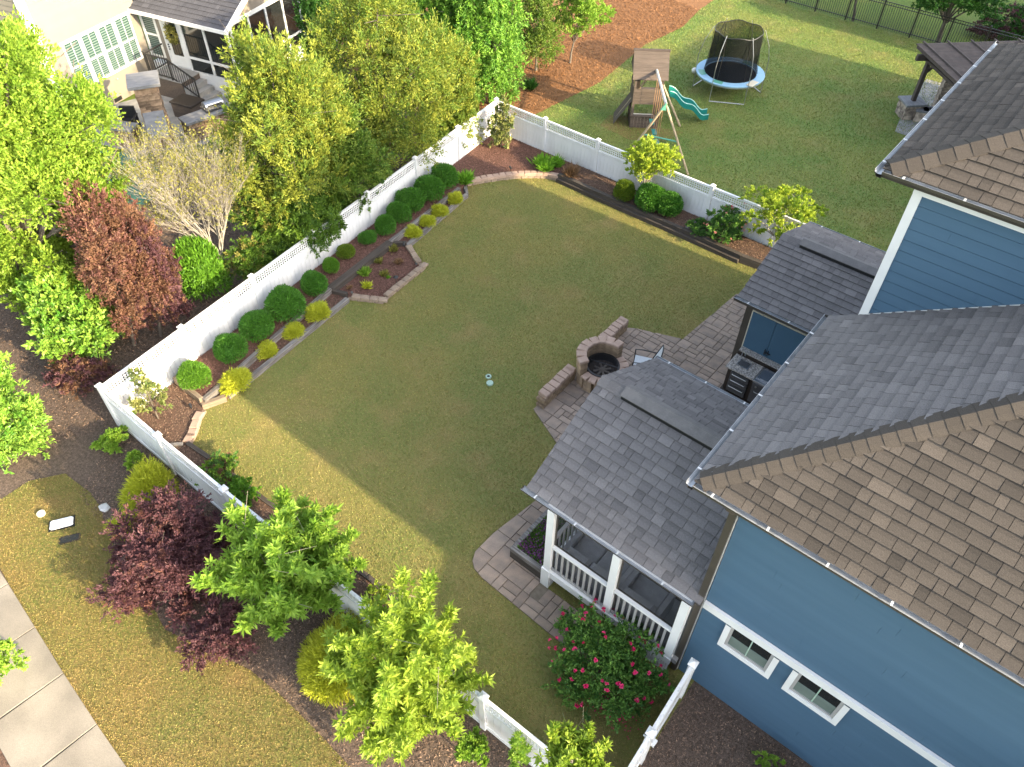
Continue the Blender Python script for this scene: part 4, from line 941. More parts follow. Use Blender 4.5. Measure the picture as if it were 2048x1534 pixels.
for lb, b in (('left strappy green liriope clump behind the curved wall', (-15.92,21.27,0.32)),('front strappy green liriope clump behind the curved wall', (-15.57,21.09,0.30)),('right strappy green liriope clump behind the curved wall', (-15.47,21.60,0.30))):
    tuft(lb, b, .20, 380, 'leaf_liriope', 1.0, 'liriope', 'liriope clumps behind the curved wall', 1.0, .035)
tuft('dark green grassy clump at the edge of the pine straw', (-20.45,26.29,0.36), 0, 320, 'leaf_deep', 1.1, 'flowering_grass', None, .7, .03)
tuft('dried brown leafless shrub in front of the back fence', (-14.58,21.35,0.39), .2, 260, 'leaf_dry', 1.4, 'dried_shrub', None, .7, .018)

# ---- shrubs and trees with trunks, limbs and clumps of leaves
def limbs(t, base, tips, r0, mat, seed=0, name='trunk', fork=.35, sub=3):
    """tapered trunk that forks into limbs reaching the clumps"""
    rs = random.Random(seed); b = MB(); tips = [Vector(p) for p in tips]
    c = sum(tips, Vector())/len(tips); f = Vector((c.x*fork, c.y*fork, c.z*fork+.05))
    b.tube([(0,0,-.05),(f.x*.4+rs.uniform(-.03,.03), f.y*.4, f.z*.5), f], [r0*1.15,r0*.9,r0*.75], 8)
    for p in tips:
        m = f.lerp(p, .5) + Vector((rs.uniform(-.1,.1), rs.uniform(-.1,.1), .12*(p-f).length))
        b.tube([f, m, p], [r0*.55, r0*.32, r0*.1], 5)
        for k in range(sub):
            q = m.lerp(p, rs.uniform(.2,.9)); e = q + Vector((rs.uniform(-1,1), rs.uniform(-1,1), rs.uniform(.1,1))).normalized()*(p-f).length*.35
            b.tube([q, e], [r0*.16, r0*.05], 4)
    return ob(name, b, mat, t)
def clumps_in(cx, cy, cz, rx, rz, n, seed, k=(.30,.46), shell=(.35,.80), low=-.75):
    rs = np.random.default_rng(seed); out = []; kk = 1.0/(shell[1]+.5*(k[0]+k[1])); rx, rz = rx*kk*1.06, rz*kk*1.06
    # spread the clumps evenly (best candidate of several)
    for i in range(n):
        best = None
        for _ in range(12):
            d = unit(rs.normal(size=3)); 
            if d[2] < low: d[2] = -d[2]
            r = rs.uniform(*shell); p = np.array([cx+d[0]*rx*r, cy+d[1]*rx*r, cz+d[2]*rz*r])
            g = min([np.linalg.norm((p-q)/np.array([rx,rx,rz])) for q, _ in out], default=9)
            if best is None or g > best[0]: best = (g, p)
        out.append((best[1], rs.uniform(*k)))
    return out
def crown_mesh(cl, rx, rz, n, L, W, seed, out=1.0, up=.3, rnd=.7, flat=.8, tintpow=1.0, droop=0., fill=.55, smin=.6, per=22, reach=(.62,1.32), jit=.10):
    """leafy shoots growing out of every clump, each shoot a tone of its own"""
    wts = np.array([k**2 for _, k in cl]); wts /= wts.sum(); ns = max(8, n//per); idx = RNG.choice(len(cl), ns, p=wts)
    C_ = np.array([c for c, _ in cl])[idx]; K = np.array([k for _, k in cl])[idx]
    D = rdir(ns); lu = np.zeros(ns)
    for i in range(len(cl)):
        m = idx == i; lu[m] = lump(D[m], 9, seed*97+i)
    R_ = RNG.uniform(*reach, ns)*(1+.30*lu); bend = unit(D + np.array([0,0,.6*up]) + .35*RNG.normal(size=(ns,3)))
    i2 = np.repeat(np.arange(ns), per); n = len(i2); s = RNG.random(n)**.6
    sc_ = np.stack([rx*K, rx*K, rz*K*flat],1)
    S0 = C_ + D*sc_*(R_*.42)[:,None]; S1 = S0 + bend*sc_*(R_*.58)[:,None]
    P = S0[i2] + (S1-S0)[i2]*s[:,None] + RNG.normal(0,1,(n,3))*(jit*sc_[i2]*(1.25-.9*s[:,None]))
    dd = unit(out*bend[i2] + rnd*RNG.normal(size=(n,3)) + np.array([0,0,up-droop]))
    t = np.clip(RNG.normal(.54,.20,ns)[i2] + RNG.normal(0,.16,n), 0, 1)
    return tri_mesh('foliage', leaves(P, dd, L*RNG.uniform(smin,1.3,n), W, .22), t)
def tree(name, label, T, mat, n, L, W, ncl, seed, cat='tree', trunk='bark', r0=.08, k=(.30,.46), shell=(.35,.8), group=None, sub=2, **kw):
    bx, by, cx, cy, cz, rx, rz = T
    t = plant(name, label, cat, bx, by, 0, 0., group)
    cl = clumps_in(cx-bx, cy-by, cz, rx, rz, ncl, seed, k, shell)
    cl = [(np.array([p[0],p[1],max(p[2],.25)]), q) for p, q in cl]
    limbs(t, None, [c for c, _ in cl], r0, trunk, seed, sub=sub)
    mats = mat if isinstance(mat, list) else [(mat, 1.0)]
    for mt, fr in mats: ob('crown', crown_mesh(cl, rx, rz, int(n*fr), L, W, seed, **kw), mt, t)
    return t
# outside the left fence
tree('broadleaf_tree', 'big bright green tree at the left edge in front of the beige house', (-22.00,4.28,-21.55,5.91,4.74,2.63,4.77), 'leaf_maple', 105000, .115, .057, 40, 3, r0=.20, k=(.16,.34), shell=(.45,.92), flat=.62, up=.5)
tree('broadleaf_tree', 'lower bright green tree crown at the left edge above the glossy shrub', (-22.51,4.29,-22.35,5.00,1.96,2.18,2.18), 'leaf_maple', 42000, .11, .055, 22, 49, r0=.10, k=(.2,.36), shell=(.45,.92), flat=.65, up=.5)
tree('glossy_shrub', 'light green glossy leaved shrub below the big tree, beside the red shrub', (-20.24,4.34,-20.13,4.80,1.37,1.42,1.66), 'leaf_gloss', 15000, .15, .085, 12, 5, 'shrub', r0=.05, k=(.36,.5), up=.6)
tree('glossy_shrub', 'light green shrub cut by the left edge of the picture', (-17.88,1.01,-17.81,1.68,1.29,1.11,2.32), 'leaf_gloss', 17000, .12, .06, 14, 6, 'shrub', r0=.05, k=(.36,.5), up=.5)
tree('fringe_flower_shrub', 'tall rusty red shrub between the bright tree and the left fence', (-19.10,5.72,-18.91,6.29,2.66,1.28,2.87), [('leaf_red',.45),('leaf_rust',.55)], 40000, .085, .045, 22, 7, 'shrub', r0=.06, k=(.26,.40), shell=(.4,.9), up=.35)
tree('fringe_flower_shrub', 'dusky purple shrub between the rusty red one and the clipped green one', (-18.85,6.44,-18.66,6.96,1.75,0.83,2.47), [('leaf_purple',.75),('leaf_rust',.25)], 20000, .08, .042, 16, 48, 'shrub', r0=.05, k=(.24,.38), shell=(.4,.92), up=.35)
tree('fringe_flower_shrub', 'small dark red shrub below the glossy shrub', (-18.70,3.72,-18.66,3.90,0.49,0.89,0.54), [('leaf_purple',.6),('leaf_rust',.4)], 9000, .075, .04, 10, 8, 'shrub', r0=.03, up=.3)
tree('wax_myrtle', 'yellow tipped shrubby tree in front of the sunroom windows', (-19.31,11.95,-19.19,12.13,4.12,2.20,3.38), [('leaf_myrtle_gold',.55),('leaf_myrtle',.45)], 62000, .12, .042, 26, 9, 'tree', r0=.10, k=(.24,.38), shell=(.4,.92), up=.55)
tree('wax_myrtle', 'broad olive shrubby tree hanging over the middle of the left fence', (-20.57,16.87,-20.15,17.36,3.20,2.68,3.94), [('leaf_myrtle_gold',.5),('leaf_myrtle',.5)], 76000, .12, .042, 30, 10, 'tree', r0=.12, k=(.25,.38), shell=(.4,.9), up=.5)
tree('wax_myrtle', 'olive tree beside the feathery evergreen, over the far end of the left fence', (-20.07,20.26,-19.95,20.38,2.06,1.44,2.78), [('leaf_myrtle_gold',.5),('leaf_myrtle',.5)], 34000, .12, .042, 20, 47, 'tree', r0=.09, k=(.28,.40), shell=(.4,.9), up=.5)
tree('wax_myrtle', 'dark green low shrub overhanging the fence below the yellow tipped tree', (-18.81,11.53,-18.53,11.97,1.36,1.34,1.58), 'leaf_myrtle_dark', 30000, .11, .045, 18, 11, 'shrub', r0=.06, k=(.28,.42), shell=(.4,.9), up=.3)
tree('wax_myrtle', 'green shrubs filling the gap behind the fence between the two olive trees', (-19.07,13.77,-18.66,14.30,2.29,1.33,2.33), [('leaf_myrtle',.5),('leaf_myrtle_dark',.5)], 30000, .11, .045, 18, 12, 'shrub', r0=.06, k=(.28,.42), up=.4)
tree('wax_myrtle', 'low dark green growth at the foot of the bare twigged tree', (-19.72,10.58,-19.43,11.08,1.84,1.03,1.49), [('leaf_myrtle_dark',.6),('leaf_olive',.4)], 15000, .10, .04, 12, 13, 'shrub', r0=.05, up=.4)
tree('wax_myrtle', 'low dark thicket against the left fence below the bare tree', (-18.76,9.61,-18.66,9.80,0.79,0.88,0.95), [('leaf_myrtle_dark',.8),('leaf_olive',.2)], 12000, .085, .035, 14, 50, 'shrub', r0=.03, up=.4)
tree('wax_myrtle', 'dark green branches drooping over the fence lattice below the yellow tipped tree', (-18.83,10.63,-18.64,10.96,0.88,0.96,0.86), 'leaf_myrtle_dark', 9000, .10, .042, 12, 51, 'shrub', r0=.03, up=.3)
tree('wax_myrtle', 'dark green branches drooping over the fence lattice below the broad olive tree', (-18.95,13.01,-18.69,13.37,1.03,0.82,0.92), [('leaf_myrtle_dark',.7),('leaf_myrtle',.3)], 8000, .10, .042, 12, 52, 'shrub', r0=.03, up=.3)
tree('dark_evergreen', 'dark evergreen beside the sunroom at the top', (-26.22,19.00,-25.98,19.32,3.33,0.90,2.40), 'leaf_deep', 16000, .12, .05, 16, 14, 'tree', r0=.08, k=(.3,.45), up=.3)
tree('arborvitae', 'tall bright green feathery evergreen behind the back left fence corner', (-20.36,24.05,-20.84,23.63,3.09,1.68,3.88), 'leaf_arbor', 42000, .15, .055, 30, 15, 'tree', r0=.10, k=(.24,.36), shell=(.4,.9), up=-.1, flat=1.1)
tree('arborvitae', 'bright green feathery evergreen cut by the top edge, behind the olive tree', (-22.87,23.10,-22.79,23.18,3.79,1.35,2.84), 'leaf_arbor', 24000, .16, .06, 22, 16, 'tree', r0=.10, k=(.26,.38), up=-.1, flat=1.1)
tree('hedge_shrub', 'olive green shrub right of the feathery evergreens, on the pine straw edge', (-21.37,27.83,-21.32,27.87,1.91,1.52,2.25), [('leaf_myrtle',.6),('leaf_myrtle_dark',.4)], 17000, .11, .05, 14, 17, 'shrub', r0=.06, up=.4)
tree('young_tree', 'young green tree with thin trunk on the pine straw', (-20.68,29.54,-20.48,29.69,2.37,1.55,1.55), 'leaf_bright', 12000, .11, .06, 13, 18, 'tree', r0=.05, k=(.26,.4), up=.3)
tree('dark_evergreen', 'dark green foliage at the top edge left of the feathery evergreen', (-26.87,22.53,-26.30,23.18,3.64,2.17,1.90), [('leaf_arbor',.6),('leaf_deep',.4)], 22000, .15, .06, 18, 19, 'tree', r0=.1, up=.2)
# the half bare tree: long grey twigs with thin foliage on one side
bt_T = (-19.33,9.19,-19.31,9.24,3.04,1.71,2.82); bx, by, cx, cy, cz, rx, rz = bt_T
bt = plant('bare_tree', 'half bare grey tree with fine twigs behind the red shrub', 'tree', bx, by, 0, 0.)
rs = random.Random(5); tw = MB(); LP = []
def grow(p, d, l, r, depth):
    q = p + d*l + Vector((rs.uniform(-.05,.05), rs.uniform(-.05,.05), 0))*l
    tw.tube([p, p.lerp(q,.5)+Vector((rs.uniform(-.04,.04),rs.uniform(-.04,.04),.03))*l, q], [r, r*.8, r*.64], 5 if depth < 3 else 3, cap=False)
    if depth >= 7:
        LP.append(q); return
    for i in range(3 if 0 < depth < 6 else (2 if depth else 8)):
        nd = (d + Vector((rs.gauss(0,.30), rs.gauss(0,.30), rs.gauss(.16,.16)))*(1.0 if depth else 1.7)).normalized()
        grow(q if i < 2 else p.lerp(q, rs.uniform(.4,.8)), nd, l*rs.uniform(.68,.88), r*.64, depth+1)
grow(Vector((0,0,0)), Vector(((cx-bx)*.12,(cy-by)*.12,1)).normalized(), 1.05, .045, 0)
mx = max((p.z for p in LP)); mw = sorted(math.hypot(p.x,p.y) for p in LP)[int(len(LP)*.93)]
kz = (cz+rz)/mx; kx = rx/mw
def warp(p): f = min(1, p[2]/mx); return (p[0]*kx+(cx-bx)*f*.9, p[1]*kx+(cy-by)*f*.9, p[2]*kz)
tw.v = [warp(v) for v in tw.v]
ob('branches', tw, 'bark_grey', bt)
LPa = np.array([warp(p) for p in LP]); print('twigs', len(LP))
sel = LPa[RNG.random(len(LPa)) < .26]; n = len(sel)*6
P = np.repeat(sel,6,0)+RNG.normal(0,.09,(n,3)); ob('crown', tri_mesh('foliage', leaves(P, unit(rdir(n)+np.array([0,0,.6])), .09, .035), RNG.random(n)), 'leaf_olive', bt)
# inside the yard
tree('magnolia_shrub', 'slim bronze green shrub standing in the back left fence corner', (-17.93,21.27,-17.93,21.27,1.12,0.55,1.22), 'leaf_magnolia', 2600, .13, .065, 12, 21, 'shrub', 'bark', .03, (.32,.5), rnd=.9)
tree('small_tree', 'small yellow green tree in the back bed behind round shrubs', (-11.75,21.78,-11.59,21.86,1.65,0.97,0.87), 'leaf_sunlit', 8000, .10, .06, 14, 22, 'tree', 'bark_pale', .035, (.26,.42), (.35,.9), up=.6)
tree('small_tree', 'small yellow green tree with spreading limbs by the garden store roof', (-6.76,22.34,-6.61,22.38,1.47,1.50,1.03), [('leaf_sunlit',.6),('leaf_yellowgreen',.4)], 10500, .10, .06, 22, 23, 'tree', 'bark_pale', .04, (.14,.30), (.4,1.0), up=.6)
tree('sparse_shrub', 'sparse leafy shrub against the sunlit front left fence corner', (-15.94,4.49,-15.91,4.59,1.07,0.52,1.11), 'leaf_magnolia', 1500, .11, .05, 9, 24, 'shrub', 'bark', .025, (.26,.42), (.4,.95), rnd=.9)
def rose(label, T, n, L, W, seed, pet, npet, leaf='leaf_rose', psz=.10):
    t = tree('rose_bush', label, T, leaf, n, L, W, 16, seed, 'shrub', 'bark', .02, (.28,.42), (.35,.92), up=.4)
    bx, by, cx, cy, cz, rx, rz = T
    D = rdir(npet); D[:,2] = np.abs(D[:,2]); r = RNG.uniform(.78,1.04,npet)
    C_ = np.stack([cx-bx+D[:,0]*rx*r, cy-by+D[:,1]*rx*r, cz+D[:,2]*rz*r],1)
    k = 12
    for i in range(npet):
        N1 = np.tile(D[i],(k,1)); dd = unit(N1*.6+rdir(k)); sz = psz*RNG.uniform(.7,1.2)
        ob('bloom', tri_mesh('bloom', leaves(np.zeros((k,3)), dd, sz*.6, sz*.55, .3, N1), np.full(k, RNG.random())), pet, t, C_[i])
rose('rose bush with bright pink blooms beside the porch steps', (-2.62,6.50,-2.68,6.48,0.61,1.30,0.58), 15000, .08, .046, 25, 'petal_pink', 62, psz=.10)
n = 260; pp = np.array((-2.16,6.01)); P = np.stack([pp[0]+RNG.normal(0,.28,n), pp[1]+RNG.normal(0,.14,n), np.full(n,.035)],1)
tag(ob('fallen_petals', tri_mesh('fallen_petals', leaves(P, unit(rdir(n)*np.array([1,1,.1])), .035, .03, .05, np.tile([0,0,1.],(n,1))), RNG.random(n)), 'petal_pink'), 'pink petals fallen on the grass below the rose bush', 'petals', kind='stuff')
rose('rose bush with peach blooms in the back bed', (-8.17,21.58,-8.24,21.55,0.73,0.79,0.63), 5200, .085, .05, 26, 'petal_peach', 16, psz=.10)
rose('rose bush with pale blooms behind the peach one, against the back fence', (-8.13,22.38,-8.15,22.38,0.74,0.51,0.46), 2600, .085, .05, 27, 'petal_pink', 9, psz=.10)
tree('low_shrub', 'low grey green shrub left of the roses in the back bed', (-8.99,21.45,-9.01,21.44,0.31,0.58,0.26), 'leaf_rose', 2600, .08, .045, 9, 28, 'shrub', r0=.02)
tree('low_shrub', 'green and rust shrub inside the front fence near the corner', (-13.01,4.34,-13.00,4.36,0.45,0.59,0.27), [('leaf_rose',.5),('leaf_bright',.3),('leaf_rust',.2)], 4500, .07, .04, 12, 29, 'shrub', r0=.02)
tree('low_shrub', 'yellow green shrub inside the front fence left of the big leaved tree', (-12.04,4.35,-12.02,4.41,0.38,0.42,0.35), 'leaf_box_light', 3600, .065, .04, 9, 30, 'shrub', r0=.02)
tree('low_shrub', 'small yellow green shrub inside the front fence between the two big leaved trees', (-7.53,4.56,-7.50,4.59,0.37,0.33,0.15), 'leaf_yellowgreen', 900, .08, .045, 8, 31, 'shrub', r0=.015)
# outside the front fence
tree('low_shrub', 'bright green round shrub outside the fence on dark mulch', (-16.09,3.21,-16.07,3.28,0.21,0.46,0.21), 'leaf_bright', 2200, .10, .055, 9, 32, 'shrub', r0=.02, up=.6)
cypress('large golden yellow cypress outside the front fence', (-14.00,3.02,0.63), 0, 0, group=None, dense=thread_mesh(70, 9000, 1, 1.0, .26, .030))
cypress('smaller golden yellow cypress under the purple shrub outside the fence', (-13.48,2.12,0.43), 0, 1, group=None, dense=thread_mesh(71, 4500, 1, 1.0, .28, .035))
tree('low_shrub', 'fresh green sprouts between yellow cypress and fence', (-14.98,3.13,-14.96,3.22,0.25,0.31,0.31), 'leaf_bright', 1300, .08, .05, 7, 33, 'shrub', r0=.02)
tree('fringe_flower_shrub', 'large purple leaved shrub in front of the white front fence', (-11.48,2.11,-11.44,2.30,0.61,1.53,1.63), [('leaf_purple',.86),('leaf_red',.14)], 44000, .080, .036, 34, 34, 'shrub', r0=.05, k=(.14,.32), shell=(.35,1.0), up=.35, flat=.7, reach=(.6,1.7))
tree('fringe_flower_shrub', 'low spreading end of purple leaved shrubs under the big leaved tree', (-9.28,1.65,-9.25,1.79,0.52,0.85,0.38), 'leaf_purple', 8000, .07, .035, 12, 35, 'shrub', r0=.03, up=.3)
def whorl_tree(label, T, ntip, L, W, ncl, seed, mat, name='large_leaved_tree', k=(.13,.36), r0=.06):
    """leaves set in star-like whorls at the twig ends"""
    bx, by, cx, cy, cz, rx, rz = T
    t = plant(name, label, 'tree', bx, by, 0, 0.)
    nt_ = ncl*3; i_ = np.arange(nt_)+.5; ph = np.arccos(1-1.72*i_/nt_); th = np.pi*(1+5**.5)*i_
    TD = np.stack([np.cos(th)*np.sin(ph), np.sin(th)*np.sin(ph), np.cos(ph)],1) + RNG.normal(0,.16,(nt_,3)); TD = unit(TD)
    TR = RNG.uniform(.55,1.10,nt_)[:,None]; c0_ = np.array([(cx-bx)*.9,(cy-by)*.9,cz-.35*rz]); TP = np.array([cx-bx,cy-by,cz]) + TD*TR*np.array([rx,rx,rz])
    limbs(t, None, [tuple(c0_+(p-c0_)*.85) for p in TP[::3]], r0*.7, 'bark_pale', seed, sub=1)
    idx = RNG.integers(0, nt_, ntip); s_ = RNG.uniform(.42,1.0,ntip)
    P = c0_ + (TP[idx]-c0_)*s_[:,None] + RNG.normal(0,1,(ntip,3))*np.array([rx,rx,rz])*.085*(1.35-s_[:,None]); r = .5+.75*s_*TR[idx,0]
    A = unit(.7*unit(TP[idx]-c0_)+.45*RNG.normal(size=(ntip,3))+np.array([0,0,.7])); m = 9
    ref = rdir(ntip); S = unit(np.cross(A, ref)); U = np.cross(A, S); VV = []; TT = []; tip = np.clip(RNG.normal(.50,.22,ntip), 0, 1)
    for i in range(m):
        a = 2*math.pi*i/m + RNG.uniform(-.3,.3,ntip); sp = RNG.uniform(.45,1.25,ntip)
        dd = unit(A*np.cos(sp)[:,None] + (S*np.cos(a)[:,None]+U*np.sin(a)[:,None])*np.sin(sp)[:,None] + np.array([0,0,-.12]))
        VV.append(leaves(P+A*RNG.uniform(-.05,.05,(ntip,1)), dd, L*RNG.uniform(.6,1.2,ntip), W*RNG.uniform(.7,1.2,ntip), .16, A)); TT.append(np.clip(tip*.8+.3*RNG.random(ntip),0,1))
    ob('crown', tri_mesh('foliage', np.concatenate(VV), np.concatenate(TT)), mat, t)
    return t
whorl_tree('big leaved bright green tree leaning over the middle of the front fence', (-8.88,3.11,-8.77,3.40,1.83,1.59,1.36), 2300, .19, .060, 22, 36, 'leaf_bright')
whorl_tree('big leaved yellow green tree over the front fence, nearest the camera', (-5.28,3.08,-5.12,3.32,2.18,1.49,2.29), 3400, .165, .050, 28, 37, 'leaf_yellowgreen')
cypress('spreading golden cypress at the foot of the nearest big leaved tree', (-7.03,3.02,0.92), 0, 2, 'leaf_gold', None, dense=thread_mesh(72, 19000, 1, .75, .13, .020))
tree('low_shrub', 'bright green shrub outside the fence at the bottom edge', (-3.62,3.42,-3.60,3.43,0.65,0.40,0.18), 'leaf_bright', 2200, .085, .05, 9, 38, 'shrub', r0=.02, up=.5)
whorl_tree('thin upright sprig against the white fence at the bottom edge', (-2.80,3.86,-2.80,3.86,1.14,0.24,0.74), 130, .10, .035, 6, 39, 'leaf_bright', 'sapling', r0=.02)
whorl_tree('young big leaved tree at the bottom edge beside the gate', (-1.86,4.01,-1.81,4.04,2.54,0.63,0.28), 420, .14, .05, 12, 40, 'leaf_yellowgreen', 'sapling', k=(.2,.34), r0=.03)
tree('low_shrub', 'bright green shrub at the foot of the blue wall at the bottom edge', (1.01,6.95,0.97,6.96,0.12,0.47,0.21), 'leaf_bright', 1500, .06, .035, 8, 41, 'shrub', r0=.02)
tree('broadleaf_tree', 'leaves of a street tree showing at the left edge over the pavement', (-11.90,-2.44,-12.01,-1.59,1.18,0.60,1.28), 'leaf_bright', 5000, .10, .055, 12, 42, 'tree', r0=.05)
# beyond the black fence
tree('lawn_tree', 'green tree with bare trunk behind the black metal fence', (-8.17,43.38,-8.44,43.33,2.40,2.34,1.46), 'leaf_deep', 15000, .14, .08, 14, 43, 'tree', 'bark', .10, (.28,.42))
tree('lawn_tree', 'slim trunked tree behind the black fence, crown above the picture', (-12.49,43.20,-13.20,42.99,3.50,1.82,1.82), 'leaf_deep', 6000, .14, .08, 12, 44, 'tree', 'bark', .07, (.28,.42))
tree('purple_shrub', 'dark shrub behind the black fence at the top right corner', (-5.61,46.47,-5.90,46.43,0.75,1.66,1.01), [('leaf_deep',.6),('leaf_purple',.4)], 9000, .11, .06, 12, 45, 'shrub', r0=.04)
tree('purple_shrub', 'low purple shrub beside the dark one behind the black fence', (-6.43,45.52,-6.54,45.51,0.27,0.95,0.43), 'leaf_purple', 3000, .10, .05, 8, 46, 'shrub', r0=.03)
# small landscape lamps
def spot(label, x, y, z, tall=False):
    t = thing('garden_lamp', label, 'lamp', (x,y,z), random.uniform(0,6), 'small garden lamps in the beds')
    h = .32 if tall else .10
    ob('stake', MB().tube([(0,0,-.03),(0,0,h)],.010,6), 'black_metal', t)
    if tall: ob('shade', MB().add([(.09*math.cos(a*math.pi/6),.09*math.sin(a*math.pi/6),h-.02) for a in range(12)]+[(0,0,h+.045)],[(a,(a+1)%12,12) for a in range(12)]+[tuple(reversed(range(12)))]), 'black_metal', t)
    else: ob('head', MB().tube([(-.05,0,h),(.06,0,h+.06)],[.035,.042],8), 'black_metal', t)
for lb, g, z, tl in (('black garden lamp where the tan timbers meet the lawn', (-15.34,6.26), .11, False),('black garden lamp on mulch behind the rough stone edging', (-15.54,5.28), .10, False),('black garden lamp at the near stone corner of the pointed bed', (-15.80,11.39), .085, False),('black garden lamp at the tip of the pointed bed', (-15.27,13.75), .085, False),
        ('black garden lamp at the far stone end of the pointed bed', (-16.34,14.24), .085, False),('mushroom shaped path light on the edge of the pointed bed', (-15.12,12.68), .085, True),('black garden lamp at the far timber corner of the left bed', (-16.92,17.96), .11, False),('black garden lamp behind the curved wall', (-16.57,20.19), .20, False),('pale lamp on the mulch beside the small tree of the back bed', (-11.71,21.34), .24, False)): spot(lb, *g, z, tl)
# ================================================================ the beige house at the top left
NU = Vector((-.2471,.9690,0)); NE = Vector((.9690,.2471,0)); NP = Vector((-33.07,13.57,0))       # along the window wall, outward, foot of the wall
nb_ = thing('beige_house', 'beige lap sided house with white windows and glazed sunroom', 'house', NP, math.atan2(NU.y, NU.x))
# local frame: x along the window wall, -y outward, z up
def nob(nm, m, mat, par=None): return ob(nm, m, mat, par or nb_)
wl = nob('wall', MB().box(-2.45,2.5,.02,6,0,8.5), 'beige_siding')
z = .02
while z < 8.0:
    nob('siding_board', MB().add([(-2.2,.02,z),(2.48,.02,z),(2.48,-.018,z),(-2.2,-.018,z),(-2.2,.02,z+.215),(2.48,.02,z+.215),(2.48,.004,z+.215),(-2.2,.004,z+.215)],[(0,1,2,3),(3,2,6,7),(7,6,5,4),(0,3,7,4),(1,5,6,2)]), 'beige_siding', wl); z += .215
w2_ = nob('wall', MB().box(-2.45,-2.43,.3,6.2,0,8.5), 'beige_siding')
z = .02
while z < 8.0:
    nob('siding_board', MB().add([(-2.45,.02,z),(-2.45,6.2,z),(-2.49,6.2,z),(-2.49,.02,z),(-2.45,.02,z+.215),(-2.45,6.2,z+.215),(-2.465,6.2,z+.215),(-2.465,.02,z+.215)],[(3,2,1,0),(7,6,2,3),(4,5,6,7),(0,4,7,3)]), 'beige_siding', w2_); z += .215
nob('corner_board', MB().box(-2.47,-2.2,-.03,.0,0,8.5), 'white_trim'); nob('corner_board', MB().box(-2.505,-2.472,-.03,.14,0,8.5), 'white_trim')
wg = nob('window_group', MB().cbox(-1.56,2.14,-.055,-.02,1.18,1.27,.004), 'white_trim')
ob('head_board', MB().box(-1.56,2.14,-.055,-.02,3.03,3.15), 'white_trim', wg)
def sash_window(par, x0, x1, z0, z1, y, shut=True, mull=.09):
    zm = (z0+z1)/2-.06
    for a, b in ((x0-mull,x0),(x1,x1+mull)): ob('jamb', MB().box(a,b,y-.032,y+.0,z0-.01,z1+.01), 'white_trim', par)
    ob('meeting_rail', MB().box(x0,x1,y-.022,y,zm-.035,zm+.035), 'white_trim', par)
    for za, zb in ((z0,zm-.036),(zm+.036,z1)):
        ob('pane', MB().box(x0,x1,y-.008,y-.002,za,zb), 'glass_green', par)
        if shut:
            k = 9 if za > z0 else 9
            sl_ = MB()
            for i in range(k): zz = za+.02+(zb-za-.03)*i/k; sl_.add([(x0+.04,y-.010,zz),(x1-.03,y-.010,zz),(x1-.03,y-.016,zz+.042),(x0+.04,y-.016,zz+.042)],[(0,1,2,3)])
            tag(ob('shutter_slats', sl_, 'blind_slat' , par), kind='stuff')
        ob('muntin', MB().box((x0+x1)/2-.012,(x0+x1)/2+.012,y-.024,y-.017,za,zb), 'white_trim', par)
for i in range(4):
    x0 = -1.40+i*.885; sash_window(wg, x0, x0+.69, 1.28, 3.02, -.022)
# sunroom wing
sr = nob('sunroom_wall', MB().box(2.52,9.5,-4.86,.0,0,.86), 'white_trim')
nob('sunroom_wall', MB().box(2.52,9.5,-4.86,.0,3.13,3.30), 'white_trim')
nob('sunroom_core', MB().box(3.4,9.4,-4.2,.0,.861,3.12), 'glass_dark')
# wall facing -x (local): door, side window and glazing; local y from 0 to -4.86
def yglaz(nm, y0, y1, z0, z1, mat='glass_dark', x=2.56, par=None): return nob(nm, MB().box(x,x+.02,y1,y0,z0,z1), mat, par)
sw_ = nob('side_window', MB().box(2.50,2.54,-.92,-.05,1.08,1.22), 'white_trim')
nob('side_window_head', MB().box(2.50,2.54,-.92,-.05,3.0,3.12), 'white_trim', sw_)
for y in (-.05,-.80): nob('jamb', MB().box(2.505,2.545,y-.12,y,1.22,3.0), 'white_trim', sw_)
nob('meeting_rail', MB().box(2.51,2.545,-.80,-.17,2.06,2.14), 'white_trim', sw_)
for za, zb in ((1.22,2.06),(2.14,3.0)):
    yglaz('pane', -.17, -.80, za, zb, 'glass_green', 2.535, sw_)
    s = MB()
    for i in range(10): zz = za+(zb-za)*i/10; s.add([(2.530,-.20,zz),(2.530,-.77,zz),(2.524,-.77,zz+.045),(2.524,-.20,zz+.045)],[(0,1,2,3)])
    tag(nob('shutter_slats', s, 'blind_slat', sw_), kind='stuff')
nob('wall_strip', MB().box(2.52,2.56,-1.12,-.92,.86,3.12), 'beige_siding')
dr_ = nob('door', MB().box(2.535,2.56,-2.16,-1.15,.90,2.98), 'white_trim')
nob('pane', MB().box(2.525,2.533,-1.98,-1.45,1.42,2.82), 'glass_dark', dr_)
for zz in (1.62,1.72,1.82): nob('lock', MB().tube([(2.533,-1.27,zz),(2.50,-1.27,zz)],.03,8), 'black_metal', dr_)
wr = thing('door_wreath', 'yellow green wreath hanging on the white sunroom door', 'wreath', NP+NU*2.49+NE*1.70+Vector((0,0,2.35)))
n = 420; a = RNG.uniform(0,2*math.pi,n); rr = .24+RNG.normal(0,.06,n)
P = np.stack([rr*np.cos(a)*NE.x, rr*np.cos(a)*NE.y, rr*np.sin(a)*1.25],1)+np.array([-NU.x,-NU.y,0])*RNG.uniform(.0,.10,(n,1))
ob('leaves', tri_mesh('leaves', leaves(P, rdir(n), .11, .05), RNG.random(n)), 'leaf_olive', wr)
for y in (-1.13,-2.18,-3.42,-4.70): nob('mullion', MB().box(2.515,2.56,y-.10,y,.862,3.128), 'white_trim')
